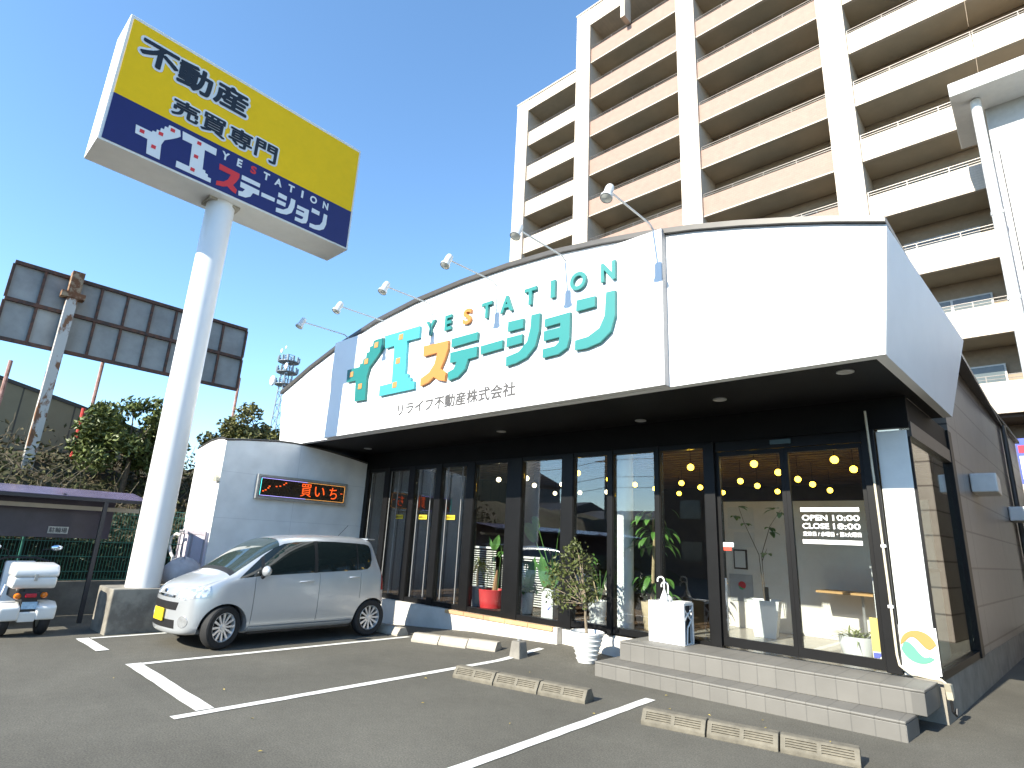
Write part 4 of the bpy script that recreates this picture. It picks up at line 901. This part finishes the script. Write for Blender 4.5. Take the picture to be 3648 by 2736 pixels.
# ------------------------------------------------------------------ plants
POTW = mat('white pot glaze', (.72, .73, .72), .25, var=.03)
SOIL = mat('soil', (.05, .035, .025), .95)
def blade(mb, base, d, L, w, droop=.5, n=6, fold=.15, side=None):
    base = Vector(base); d = Vector(d).normalized(); side = d.cross(Vector((0, 0, 1))) if side is None else Vector(side)
    side = side.normalized() if side.length > 1e-3 else Vector((1, 0, 0))
    p = base.copy(); vs = []; fs = []
    for i in range(n+1):
        t = i/n; ww = w*math.sin(math.pi*min(1, .12+t*.88))**.8*(1-t*.15) if i < n else .002
        nrm = side.cross(d).normalized()
        vs += [p-side*ww*.5+nrm*fold*ww, p-nrm*0, p+side*ww*.5+nrm*fold*ww]
        d = (d+Vector((0, 0, -droop/n))).normalized(); p = p+d*(L/n)
    for i in range(n): fs += [(3*i, 3*i+1, 3*i+4, 3*i+3), (3*i+1, 3*i+2, 3*i+5, 3*i+4)]
    mb.add(vs, fs)
def pot_round(name_parent, c, prof, m, soil_z, soil_r):
    MB().lathe(prof, c, 32).build('pot', m, name_parent, smooth=True)
    MB().lathe([(.001, soil_z), (soil_r, soil_z)], c, 20).build('soil', SOIL, name_parent)
# outdoor tree in the ribbed white pot
T = thing('potted_tree', 'small leafy tree in a ribbed white pot standing before the windows', 'potted plant', (-5.10, 7.32, .03))
c = (-5.10, 7.32, .03); prof = [(.12, 0), (.125, .0)]
for i in range(6):
    r = .125+.017*i; z = .062*i; prof += [(r, z+.004), (r+.028, z+.05), (r+.016, z+.062)]
prof += [(.245, .375), (.25, .40), (.235, .405), (.225, .36)]
pot_round(T, c, prof, POTW, .35, .225)
tk = MB().tube([(-5.10, 7.32, .36), (-5.14, 7.33, .62), (-5.12, 7.31, .85), (-5.20, 7.33, 1.15), (-5.28, 7.33, 1.5)], .022, 8, r2=.008); rr = random.Random(8)
cl = [(-5.82, 7.36, .98, .16), (-5.78, 7.36, 1.22, .14), (-5.42, 7.36, 1.56, .14), (-5.72, 7.36, .82, .17), (-5.55, 7.30, .78, .17), (-5.60, 7.36, 1.34, .2), (-5.05, 7.36, .92, .15), (-5.30, 7.33, 1.55, .17), (-5.18, 7.30, 1.36, .20), (-5.42, 7.35, 1.32, .20), (-5.22, 7.36, 1.14, .22), (-5.50, 7.38, 1.02, .20), (-5.30, 7.30, .95, .22), (-5.08, 7.34, 1.08, .18), (-5.62, 7.36, 1.18, .15), (-5.12, 7.30, .84, .12)]
lv = MB()
for x, y, z, r in cl:
    tk.tube([(-5.15, 7.32, .8), ((x-5.15)/2, y, (z+.8)/2), (x, y, z)], .008, 5, r2=.003, cap=False)
    def fn(q): d = Vector((q.gauss(0, 1), q.gauss(0, 1), q.gauss(0, 1))).normalized()*r*q.random()**.5; return Vector((x, y, z))+d
    leaf_cloud(lv, 54, fn, .07, rr, .5)
tk.build('trunk', mat('pale bark', (.20, .16, .11), .9, var=.3, scale=20), T, smooth=True); lv.build('foliage', mat('olive shrub leaf', (.075, .09, .022), .5, var=.5, scale=7), T)
# indoor: grey square pot with a dracaena
def square_pot(t, x, y, z0, z1, w0, w1, m, rot=R_(40)):
    mb = MB(); ca, sa = math.cos(rot), math.sin(rot)
    def sq(w, z): return [(x+(a*ca-b*sa)*w/2, y+(a*sa+b*ca)*w/2, z) for a, b in ((-1, -1), (1, -1), (1, 1), (-1, 1))]
    mb.add(sq(w0, z0)+sq(w1, z1)+sq(w1*.9, z1)+sq(w1*.86, z1-.04), [(3, 2, 1, 0)]+[(i, (i+1) % 4, 4+(i+1) % 4, 4+i) for i in range(4)]+[(4+i, 4+(i+1) % 4, 8+(i+1) % 4, 8+i) for i in range(4)]+[(8+i, 8+(i+1) % 4, 12+(i+1) % 4, 12+i) for i in range(4)]+[(12, 13, 14, 15)])
    mb.build('pot', m, t)
FZ = FLOOR+.002; IN = 'potted plants behind the shop windows'
T = thing('potted_plant', 'spiky dracaena in a grey square pot behind the window', 'potted plant', (-8.50, 8.45, FZ), IN)
square_pot(T, -8.50, 8.45, FZ, .75, .22, .30, mat('grey pot', (.30, .32, .36), .5))
MB().tube([(-8.50, 8.45, .7), (-8.51, 8.44, .95), (-8.50, 8.45, 1.12)], .022, 8).build('stem', BARK, T)
lv = MB(); rr = random.Random(4)
for i in range(46):
    a = rr.uniform(0, 6.28); blade(lv, (-8.50, 8.45, 1.10+rr.uniform(-.06, .12)), (math.cos(a), math.sin(a), rr.uniform(.1, 1.3)), rr.uniform(.26, .42), .03, rr.uniform(1.0, 2.2))
lv.build('foliage', mat('dracaena leaf', (.26, .28, .05), .45, var=.35, scale=9), T)
T = thing('potted_plant', 'brown-stumped palm in a red round pot behind the window', 'potted plant', (-8.10, 8.45, FZ), IN)
pot_round(T, (-8.10, 8.45, FZ), [(.2, 0), (.215, .01), (.265, .33), (.255, .34), (.24, .29)], mat('red pot', (.62, .045, .05), .4, var=.05), .28, .24)
MB().tube([(-8.04, 8.45, .65), (-8.02, 8.45, .85), (-8.0, 8.46, 1.08)], [.055, .045, .01], 7).build('stump', mat('stump', (.36, .20, .10), .9, var=.3, scale=25), T)
lv = MB(); lv.tube([(-8.03, 8.45, .8), (-8.08, 8.45, 1.2), (-8.16, 8.45, 1.55)], .008, 5, r2=.004); blade(lv, (-8.08, 8.45, 1.45), (.25, 0, 1), .30, .17, .3, side=(1, .5, 0)); blade(lv, (-8.14, 8.45, 1.45), (-.4, 0, 1), .28, .07, .3, side=(1, .5, 0))
for i in range(16): a = rr.uniform(0, 6.28); blade(lv, (-8.24, 8.45, .8+rr.uniform(0, .25)), (math.cos(a), math.sin(a), .5), .16, .025, 1.2)
for i in range(10): a = rr.uniform(0, 6.28); blade(lv, (-7.92, 8.47, 1.45+rr.uniform(-.1, .1)), (math.cos(a), math.sin(a), .2), .14, .05, 1.4)
lv.tube([(-8.24, 8.45, .66), (-8.24, 8.45, 1.0)], .008, 5); lv.tube([(-7.98, 8.47, .66), (-7.92, 8.47, 1.5)], .006, 5)
lv.build('foliage', LEAF_G, T)
T = thing('potted_plant', 'large broad-leaved plant in a white round pot, just right of the wide black mullion', 'potted plant', (-7.2, 8.45, FZ), IN)
pot_round(T, (-7.2, 8.45, FZ), [(.09, 0), (.10, .01), (.125, .35), (.12, .355), (.11, .31)], POTW, .31, .11)
lv = MB(); lv.tube([(-7.22, 8.45, .7), (-7.26, 8.45, 1.1), (-7.24, 8.44, 1.28)], .01, 6)
blade(lv, (-7.16, 8.40, .76), (.3, -.1, 1), .66, .20, .2, side=(1, .5, -.3)); blade(lv, (-7.28, 8.42, .76), (-.1, -.1, 1), .36, .14, .3, side=(1, .5, 0))
for i in range(16): a = rr.uniform(0, 6.28); blade(lv, (-7.24, 8.44, 1.26), (math.cos(a), math.sin(a), .5), rr.uniform(.14, .22), .05, 1.6)
for i in range(30): a = rr.uniform(0, 6.28); blade(lv, (-7.2+rr.uniform(-.12, .12), 8.45+rr.uniform(-.1, .1), .72+rr.uniform(0, .12)), (math.cos(a), math.sin(a), .7), rr.uniform(.12, .2), .09, 1.4)
lv.build('foliage', LEAF_G, T)
T = thing('potted_plant', 'tall bird-of-paradise with long stalks in a white square pot with a blue corner mark', 'potted plant', (-6.62, 8.42, FZ), IN)
square_pot(T, -6.62, 8.42, FZ, .86, .25, .25, POTW, 0)
MB().prism([(-6.60, .50), (-6.505, .60), (-6.60, .53)], 'Y', 8.291, 8.294).build('mark', mat('mark blue', (.10, .13, .55), .5), T)
lv = MB()
def stalk(p, L, w): lv.tube(p, .011, 6, r2=.006); d = Vector(p[-1])-Vector(p[-2]); blade(lv, p[-1], d, L, w, .9, 8, .2, side=(.25, .4, .9))
stalk([(-6.66, 8.42, .85), (-6.80, 8.42, 1.25), (-7.02, 8.40, 1.66)], .42, .26); stalk([(-6.60, 8.42, .85), (-6.74, 8.43, 1.3), (-6.98, 8.44, 1.85)], .3, .2)
stalk([(-6.58, 8.42, .85), (-6.56, 8.42, 1.3), (-6.52, 8.42, 1.72)], .18, .06); blade(lv, (-6.74, 8.38, .88), (-.1, -.1, 1), .55, .20, .2, side=(1, .5, .1)); blade(lv, (-6.60, 8.40, .9), (.1, 0, 1), .5, .14, .2); blade(lv, (-6.55, 8.43, .9), (.3, 0, 1), .5, .12, .4); blade(lv, (-6.64, 8.43, .9), (.02, 0, 1), .6, .06, .1)
for i in range(9):
    a = -1.2+i*.3; blade(lv, (-6.62+.04*math.sin(a), 8.40, .86), (.55*math.sin(a), -.15, 1), rr.uniform(.35, .6), rr.uniform(.07, .13), rr.uniform(.2, .7), side=(1, .6, 0))
lv.build('foliage', LEAF_G, T)
T = thing('potted_plant', 'thin-stemmed rubber plant in a white pot with saucer beside the white chair', 'potted plant', (-5.72, 8.5, FZ), IN)
pot_round(T, (-5.72, 8.5, FZ), [(.17, 0), (.18, .05), (.12, .05), (.125, .06), (.165, .36), (.158, .365), (.145, .32)], POTW, .32, .15)
lv = MB(); MB().tube([(-5.70, 8.5, .7), (-5.82, 8.5, 1.1), (-5.92, 8.5, 1.42)], .014, 6, r2=.008).build('stem', mat('tan stem', (.42, .33, .19), .8), T)
for i in range(14): a = rr.uniform(0, 6.28); blade(lv, (-5.94, 8.5, 1.42+rr.uniform(-.15, .12)), (math.cos(a), math.sin(a)*.7, rr.uniform(-.1, .7)), rr.uniform(.16, .26), .11, 1.0)
for i in range(9): a = rr.uniform(0, 6.28); lv.tube([(-5.68, 8.5, .72), (-5.66+.06*math.cos(a), 8.5+.06*math.sin(a), 1.0), (-5.66+.16*math.cos(a), 8.5+.16*math.sin(a), 1.22)], .003, 4)
lv.build('foliage', LEAF_G, T)
T = thing('potted_plant', 'tall pachira tree with drooping leaves in a tan planter behind the umbrella stand', 'potted plant', (-4.85, 8.75, FZ), IN)
pot_round(T, (-4.85, 8.75, FZ), [(.12, 0), (.13, .01), (.18, .42), (.17, .42), (.16, .38)], mat('tan planter', (.58, .47, .30), .7, var=.1), .38, .16)
MB().tube([(-4.85, 8.75, .75), (-4.83, 8.75, 1.2), (-4.80, 8.75, 1.75), (-4.82, 8.75, 2.1)], .032, 8, r2=.015).build('trunk', mat('tan trunk', (.40, .31, .17), .85, var=.2, scale=15), T, smooth=True)
lv = MB()
for i in range(95):
    a = rr.uniform(0, 6.28); z = rr.choice([rr.uniform(1.55, 2.25), rr.uniform(.8, 1.2)]); q = rr.uniform(.04, .38); p = (-4.82+q*math.cos(a), 8.72+q*.7*math.sin(a), z)
    blade(lv, p, (math.cos(a), math.sin(a), rr.uniform(-.7, .2)), rr.uniform(.16, .27), rr.uniform(.07, .11), 1.3)
    if i % 3 == 0: lv.tube([(-4.82, 8.75, z+.05), p], .005, 4)
lv.build('foliage', LEAF_G, T)
T = thing('potted_plant', 'big white square planter with sparse climbing stems behind the left door', 'potted plant', (-3.46, 9.75, FZ+.012), IN)
square_pot(T, -3.46, 9.75, FZ+.013, .93, .30, .46, POTW, R_(12))
lv = MB(); st = MB(); st.tube([(-3.42, 9.75, .9), (-3.42, 9.75, 1.12)], .035, 7)
for p in ([(-3.46, 9.75, .92), (-3.5, 9.75, 1.6), (-3.72, 9.78, 2.1), (-3.80, 9.8, 2.35)], [(-3.44, 9.75, .92), (-3.46, 9.75, 1.6), (-3.3, 9.75, 2.05), (-3.12, 9.75, 2.3)], [(-3.46, 9.75, 1.5), (-3.36, 9.72, 1.7)]):
    st.tube(p, .007, 5, r2=.003)
for p in ((-3.80, 9.8, 2.35), (-3.86, 9.8, 2.2), (-3.3, 9.75, 2.02), (-3.12, 9.75, 2.25), (-3.22, 9.7, 2.3), (-3.36, 9.7, 1.62), (-3.7, 9.78, 2.08), (-3.28, 9.7, 1.95)):
    for k in range(3): a = rr.uniform(0, 6.28); blade(lv, p, (math.cos(a), math.sin(a)*.5, rr.uniform(-.3, .4)), rr.uniform(.10, .17), .09, .8)
st.build('stem', BARK, T); lv.build('foliage', LEAF_G, T)
T = thing('potted_plant', 'low bowl planter with grassy leaves beside the right door jamb', 'potted plant', (-2.0, 8.75, FZ+.012), IN)
pot_round(T, (-2.0, 8.75, FZ+.012), [(.10, 0), (.15, .01), (.2, .18), (.205, .28), (.195, .28), (.18, .24)], POTW, .24, .18)
lv = MB()
for i in range(70): a = rr.uniform(0, 6.28); blade(lv, (-2.0+rr.uniform(-.1, .1), 8.75+rr.uniform(-.08, .08), .62), (math.cos(a), math.sin(a), rr.uniform(.4, 1.8)), rr.uniform(.15, .36), .022, 1.1, 4)
lv.build('foliage', mat('grassy leaf', (.17, .21, .05), .5, var=.4, scale=9), T)
T = thing('yellow_placard', 'narrow yellow standing placard with a blue triangle behind the right door', 'placard', (-1.66, 8.3, FZ))
MB().box(-1.74, -1.58, 8.28, 8.30, FZ+.013, .95).build('board', mat('placard yellow', (.80, .60, .16), .5, var=.03), T)
MB().box(-1.735, -1.585, 8.272, 8.279, .41, .58).build('footer', V, T); MB().prism([(-1.73, .45), (-1.63, .57), (-1.73, .57)], 'Y', 8.266, 8.271).build('mark', MATS['mark blue'], T)

# chair, umbrella stand, umbrella
T = thing('shell_chair', 'white shell chair with wooden legs behind the window', 'chair', (-5.85, 9.0, FZ))
m = MB(); nu, nv = 9, 9
for j in range(nv):
    for i in range(nu):
        u = -1+2*i/(nu-1); v = j/(nv-1)
        if v < .5: y = 8.80+.45*v*2*.5*2; z = .82-.03*math.sin(v*2*math.pi)+.08*u*u; w = .24
        else: q = (v-.5)*2; y = 9.25+.10*q; z = .82+.42*q+.03*u*u; w = .24*(1-.55*q*q)
        m.v.append((-5.82+u*w, y-.08*u*u*(v > .5), z))
m.f = [(j*nu+i, j*nu+i+1, (j+1)*nu+i+1, (j+1)*nu+i) for j in range(nv-1) for i in range(nu-1)]
s_ = m.build('seat_shell', mat('chair shell', (.70, .66, .56), .4), T, smooth=True); sm = s_.modifiers.new('so', 'SOLIDIFY'); sm.thickness = .015
for dx, dy in ((-1, -1), (1, -1), (1, 1), (-1, 1)): MB().tube([(-5.82+dx*.10, 9.03+dy*.10, .80), (-5.82+dx*.21, 9.03+dy*.20, FZ)], .014, 8, r2=.011).build('leg', mat('beech', (.50, .30, .12), .5), T, smooth=True)
T = thing('umbrella_stand', 'white box umbrella stand with a cut-out side on the entrance platform', 'umbrella stand', (-4.0, 7.7, .41))
m = MB(); ux0, ux1, uy0, uy1 = -4.25, -3.73, 7.56, 7.84
m.box(ux0, ux1, uy0, uy0+.012, .412, .93).box(ux0, ux1, uy1-.012, uy1, .412, .93).box(ux0, ux0+.012, uy0+.013, uy1-.013, .412, .93).box(ux0+.013, ux1-.001, uy0+.013, uy1-.013, .412, .424)
m.build('shell', mat('stand white', (.80, .80, .79), .35, var=.02), T)
m = MB(); X1 = ux1-.01
m.box(X1, ux1, uy0+.013, uy1-.013, .90, .93).box(X1, ux1, uy0+.013, uy0+.035, .425, .899).box(X1, ux1, uy1-.035, uy1-.013, .425, .899)
for a, b in (((uy0+.03, .74), (uy1-.03, .86)), ((uy0+.03, .84), (uy1-.06, .70)), ((uy0+.08, .425), (uy0+.10, .62)), ((uy0+.10, .62), (uy1-.03, .74)), ((uy0+.03, .72), (uy0+.12, .80)), ((uy1-.06, .70), (uy1-.03, .60))):
    m.tube([(X1+.005, a[0], a[1]), (X1+.005, b[0], b[1])], .011, 6)
m.build('cutout_side', MATS['stand white'], T)
MB().box(ux0+.014, ux1-.05, uy0+.0135, uy1-.0135, .4255, .895).build('shade_filler', mat('stand lining', (.035, .035, .035), .7), T)  # dark filler box added so the hollow inside looks shaded
m = MB()
for i in range(4): m.box(ux0+.02+i*.125, ux0+.03+i*.125, uy0+.013, uy1-.013, .912, .928)
m.box(-3.92, -3.74, uy0+.05, uy1-.02, .931, .945); m.build('top_rack', MATS['stand white'], T)
for k, (dx, lab) in enumerate(((0, 'clear umbrella with white crook handle in the stand, taller one'), (.025, 'second umbrella with a white crook handle tucked behind the taller one'))):
    x, y = -4.06+dx, 7.66+k*.06; h = 1.19-.07*k
    U = thing('umbrella', lab, 'umbrella', (x, y, .43), 'umbrellas in the stand')
    MB().tube([(x, y, .43), (x, y, h-.02)], .006, 6).build('shaft', CHROME, U)
    pts = [(x, y, h-.10), (x, y, h)]+[(x-.05+.05*math.cos(a), y, h+.05*math.sin(a)) for a in [R_(20*i) for i in range(1, 11)]]
    MB().tube(pts, .011, 8).build('handle', mat('handle white', (.78, .78, .76), .35), U, smooth=True)
    MB().lathe([(.008, .46), (.02, .55), (.035, .80), (.06, .95), (.055, .97), (.012, h-.11)], (x, y, 0), 10).build('canopy', mat('clear vinyl', (.62, .63, .62), .3), U)

# round lamps hanging inside, in a grid
WARM = mat('lamp warm', (1.0, .60, .045), .5, emit=4.5, var=0); COOL = mat('lamp pale', (1.0, .86, .55), .5, emit=2.5, var=0)
def globe(x, y, m, lab, grp):
    t = thing('globe_lamp', lab, 'lamp', (x, y, 2.9), grp)
    MB().ball((x, y, 2.9), .052, 18).build('globe', m, t, smooth=True); MB().tube([(x, y, 2.95), (x, y, 3.30)], .006, 5).build('cord', BLK, t)
    return t
warm = {}
for r, y in enumerate((8.75, 9.8, 10.8, 11.65, 12.8)):
    for k, x in enumerate((-2.05, -3.13, -4.13, -5.3, -6.35)): warm[(r, k)] = (x, y)
g0 = None
for (r, k), (x, y) in warm.items():
    lab = 'warm globe lamp in the shop, %s from right in the %s row' % (ORD[k], ORD[r])
    if g0 is None: g0 = globe(x, y, WARM, lab, 'warm globe lamps inside the shop')
    else: c = copy_tree(g0, (x, y, 2.9)); c['label'] = lab
g1 = None
for r, y in enumerate((9.1, 10.3, 12.1)):
    for k, x in enumerate((-7.9, -8.7, -9.5)):
        lab = 'pale globe lamp left in the shop, %s from right in its %s row' % (ORD[k], ORD[r])
        if g1 is None: g1 = globe(x, y, COOL, lab, 'pale globe lamps inside the shop')
        else: c = copy_tree(g1, (x, y, 2.9)); c['label'] = lab
# papers and certificate on the partition
PAPER = mat('paper', (.62, .61, .58), .7, var=.03)
def flat(name, x0, x1, z0, z1, m, lab, cat, y=10.497):
    o = MB().box(x0, x1, y-.008, y, z0, z1).build(name, m); return tag(o, lab, cat)
flat('notice_sheet', -4.28, -3.82, 2.02, 2.40, PAPER, 'large white notice sheet at the top left of the beige wall', 'notice')
flat('notice_sheet', -4.18, -3.83, 1.72, 1.97, PAPER, 'smaller white notice sheet under the large one', 'notice')
T = thing('framed_certificate', 'certificate in a dark frame on the beige wall', 'frame', (-4.08, 10.49, 1.35))
MB().box(-4.2, -3.97, 10.47, 10.497, 1.345, 1.675).build('frame', mat('frame wood', (.06, .035, .025), .5), T); MB().box(-4.175, -3.995, 10.462, 10.469, 1.372, 1.648).build('sheet', PAPER, T)
T = thing('logo_poster', 'grey poster with a small red and green round mark on the wall', 'poster', (-4.1, 10.49, .85))
MB().box(-4.3, -3.9, 10.485, 10.497, .82, 1.26).build('sheet', mat('poster grey', (.38, .38, .38), .6), T)
MB().lathe([(.001, 0), (.065, 0)], (-4.08, 10.478, 1.08), 20, 'Y').build('mark', mat('mark red', (.55, .03, .03), .5), T)
MB().prism([(-4.145, 1.08), (-4.12, 1.02), (-4.08, 1.005), (-4.03, 1.03), (-4.08, 1.035), (-4.12, 1.06)], 'Y', 10.473, 10.476).build('mark', mat('mark green', (.05, .35, .12), .5), T)
T = thing('wall_shelf', 'thin wooden table top against the beige wall', 'table', (-2.3, 10.1, 1.15)); MB().box(-2.75, -2.0, 9.9, 10.48, 1.10, 1.13).build('top', MATS['beech'], T); MB().tube([(-2.2, 10.2, FZ+.02), (-2.2, 10.2, 1.10)], .02, 8).build('leg', STEEL, T)
T = thing('counter_cabinet', 'white display cabinet inside the side window', 'cabinet', (-1.35, 9.3, FZ)); MB().box(-1.75, -1.22, 8.7, 10.2, FZ+.013, 1.5).build('body', WHITE2, T, bevel=.01); MB().box(-1.76, -1.20, 8.69, 10.21, 1.502, 1.53).build('top', mat('cabinet top', (.35, .36, .36), .4), T)
T = thing('folded_banner', 'narrow blue banner standing beside the white pillar', 'banner', (-1.46, 8.3, FZ))
MB().box(-1.53, -1.43, 8.22, 8.235, .75, 2.2).build('cloth', mat('banner blue', (.03, .05, .28), .6, col2=(.5, .18, .05), scale=3, thr=(.60, .63)), T)

# cable at the corner
CB = thing('cream_cable', 'cream cable conduit running down the corner frame to a hooked box on the step side', 'cable', (-1.42, 7.92, .4))
MB().tube([(-1.47, 7.925, 3.35), (-1.455, 7.925, 2.4), (-1.44, 7.925, 1.3), (-1.435, 7.925, .62), (-1.42, 7.915, .52), (-1.33, 7.905, .455), (-1.15, 7.90, .44), (-1.06, 7.90, .44), (-1.02, 7.92, .40)], .013, 8).build('conduit', mat('cream plastic', (.62, .56, .43), .5), CB, smooth=True)
MB().prism([(7.86, .42), (8.03, .40), (8.06, .34), (8.05, .26), (7.97, .245), (7.93, .33)], 'X', -1.045, -.985).build('cap', MATS['cream plastic'], CB, bevel=.012)
MB().tube([(-1.01, 7.98, .26), (-1.01, 7.99, .14), (-.99, 8.03, .10), (-.985, 8.06, .16)], .014, 7).build('tail', BLK, CB, smooth=True)
for z in (1.1, 1.75): MB().box(-1.465, -1.415, 7.905, 7.938, z, z+.03).build('clip', V, CB)
# hose and covered bundle by the annex
H = MB().tube([(-13.0, 4.42, 1.42), (-13.1, 4.38, 1.45), (-13.22, 4.34, 1.38), (-13.24, 4.33, 1.22), (-13.12, 4.34, 1.08), (-13.0, 4.36, 1.0), (-12.98, 4.37, .5), (-12.98, 4.37, -.02)], .03, 10).build('hose', mat('hose white', (.6, .58, .55), .5), smooth=True); tag(H, 'white curved hose beside the lavender service panels', 'hose')
m = MB().ball((0, 0, 0), .25, 18); rr = random.Random(6)
m.v = [(-11.02+p[0]*.9, 3.88+p[1]*1.25, .62+max(-.0, p[2]+.22)*(.95+rr.uniform(-.05, .12))+0) for p in m.v]
o = m.build('tarp_bundle', mat('grey tarp', (.36, .35, .38), .6, var=.2, scale=5, bump=.6, bscale=9), smooth=True); tag(o, 'grey plastic-wrapped bundle on the footing behind the sign pole', 'bundle')
# fallen leaves
lf = MB(); rr = random.Random(21)
for x, y in [(-4.9, 4.2), (-5.4, 2.7), (-4.6, 2.4), (-3.9, 4.4), (-3.2, 6.1), (-2.6, 5.72), (-2.1, 5.75), (-1.6, 5.8), (-4.7, 5.4), (-6.5, 2.9), (-5.2, 6.2), (-3.6, 5.3), (-2.4, 6.5), (-7.6, 2.2), (-3.5, 6.6), (-5.7, 4.9)]:
    z = .14 if -3.17 < x < -1.4 and 5.5 < y < 5.9 else .012
    a = rr.uniform(0, 6.3); s = rr.uniform(.012, .022); lf.add([(x+s*math.cos(a), y+s*math.sin(a), z), (x-s*.5*math.sin(a), y+s*.5*math.cos(a), z+.008), (x-s*math.cos(a), y-s*math.sin(a), z+.002), (x+s*.5*math.sin(a), y-s*.5*math.cos(a), z+.006)], [(0, 1, 2, 3)])
o = lf.build('fallen_leaves', mat('fallen leaf', (.42, .32, .08), .7, var=.4, scale=4)); tag(o, kind='stuff')

# ------------------------------------------------------------------ telecom tower far behind
TT = thing('telecom_tower', 'distant steel lattice telecom tower with round dishes and antenna platforms', 'tower', (-128.4, 60, 0))
DS = mat('tower steel', (.22, .25, .28), .5, .3)
m = MB(); cx, cyy = -128.4, 60
def leg(z): return 1.9-.025*z
for a in range(4):
    c0 = R_(45+90*a)
    m.tube([(cx+leg(0)*1.4*math.cos(c0), cyy+leg(0)*1.4*math.sin(c0), 0), (cx+leg(42)*1.4*math.cos(c0), cyy+leg(42)*1.4*math.sin(c0), 42)], .14, 6)
for i in range(14):
    z0, z1 = i*3, i*3+3
    for a in range(4):
        p = R_(45+90*a); q = R_(135+90*a)
        m.tube([(cx+leg(z0)*1.4*math.cos(p), cyy+leg(z0)*1.4*math.sin(p), z0), (cx+leg(z1)*1.4*math.cos(q), cyy+leg(z1)*1.4*math.sin(q), z1)], .07, 4)
        m.tube([(cx+leg(z1)*1.4*math.cos(p), cyy+leg(z1)*1.4*math.sin(p), z1), (cx+leg(z1)*1.4*math.cos(q), cyy+leg(z1)*1.4*math.sin(q), z1)], .07, 4)
m.build('lattice', DS, TT)
for z in (34.6, 37.6, 40.2):
    p = MB().lathe([(.5, z), (2.4, z), (2.4, z+.15), (.5, z+.15)], (cx, cyy, 0), 16)
    for k in range(12): a = R_(30*k); p.box(cx+2.35*math.cos(a)-.15, cx+2.35*math.cos(a)+.15, cyy+2.35*math.sin(a)-.15, cyy+2.35*math.sin(a)+.15, z+.15, z+1.3)
    p.build('platform', DS, TT)
for dx, dz, r in ((-3.6, 36.0, 1.3), (2.4, 38.6, .8), (-1.2, 43.0, .55), (.8, 43.5, .4)):
    d = MB().ball((0, 0, 0), r, 18); d.v = [(cx+dx+p[0]*.8, cyy-1.5+p[1]*.4, dz+p[2]) for p in d.v]; d.build('dish', WHITE2, TT, smooth=True)

# ------------------------------------------------------------------ the other side of the street (behind the camera, seen mirrored in the shop glass)
def house(x0, x1, y0, y1, h, m, lab, roof):
    t = thing('street_house', lab, 'house', ((x0+x1)/2, (y0+y1)/2, 0), 'houses across the street')
    MB().box(x0, x1, y0, y1, 0, h).build('wall', m, t)
    MB().prism([(y0-.4, h), (y1+.4, h), (y1+.4, h+.12), ((y0+y1)/2, h+roof), (y0-.4, h+.12)], 'X', x0-.4, x1+.4).build('roof', mat('kawara', (.07, .07, .075), .6), t)
    for i in range(int((x1-x0)/3)):
        x = x0+1.2+i*3
        for z in (1.0, 3.6):
            if z+1.3 < h: MB().box(x, x+1.4, y1, y1+.05, z, z+1.2).build('window', fin, t)
house(-56, -35.5, -30, -20, 7.0, mat('house grey', (.22, .21, .20), .8), 'tall grey house across the street, far left', 1.4)
house(-34.5, -28, -28, -20, 3.9, mat('house brown', (.16, .12, .10), .8), 'low brown house across the street with a tiled roof', 1.2)
house(-27.5, -20, -28, -20, 3.4, mat('house ochre', (.25, .20, .15), .8), 'low ochre house across the street, nearest the entrance', 1.0)
house(-19, 8, -32, -20, 9.0, mat('house dark', (.10, .085, .075), .8), 'dark house across the street opposite the door', 1.0)
for x, y, lab in ((-33.5, -18, 'concrete utility pole with a transformer across the street'), (-22.5, -18.4, 'concrete utility pole with crossarms across the street')):
    t = thing('utility_pole', lab, 'pole', (x, y, 0), 'utility poles across the street')
    MB().tube([(x, y, 0), (x, y, 9)], .17, 12, r2=.11).build('pole', CONC, t, smooth=True)
    for z in (7.4, 8.2): MB().box(x-.9, x+.9, y-.05, y+.05, z, z+.1).build('crossarm', STEEL, t)
    if 'transformer' in lab: MB().tube([(x+.35, y, 6.0), (x+.35, y, 6.8)], .22, 14).build('transformer', STEEL, t, smooth=True)
NB = thing('unseen_neighbour', 'unseen brown building added on the right to dim the side wall and its reflections', 'building', (8, 14, 0))  # added out of view to cut ambient light and give the flank a reflection
MB().box(4.2, 13, 7, 26, 0, 6.5).build('wall', brick_mat('unseen neighbour tile', (.26, .215, .18), (.24, .20, .17), (.12, .1, .08), 3.2, .6, .03, offset=0, axes='YZ'), NB)
MB().box(4.1, 13.1, 6.9, 26.1, 6.502, 6.7).build('coping', DARK, NB)
w = MB()
for z, dy in ((7.5, .0), (8.3, .0), (6.3, .1), (5.6, -.1)):
    for a, b in ((-60, -33.5), (-33.5, -22.5), (-22.5, 30)):
        w.tube([(a+(b-a)*i/10, -18.2+dy, z-.5*math.sin(math.pi*i/10)) for i in range(11)], .02, 4, cap=False)
o = w.build('overhead_wires', BLK); tag(o, 'sagging overhead wires along the street poles', 'wires')
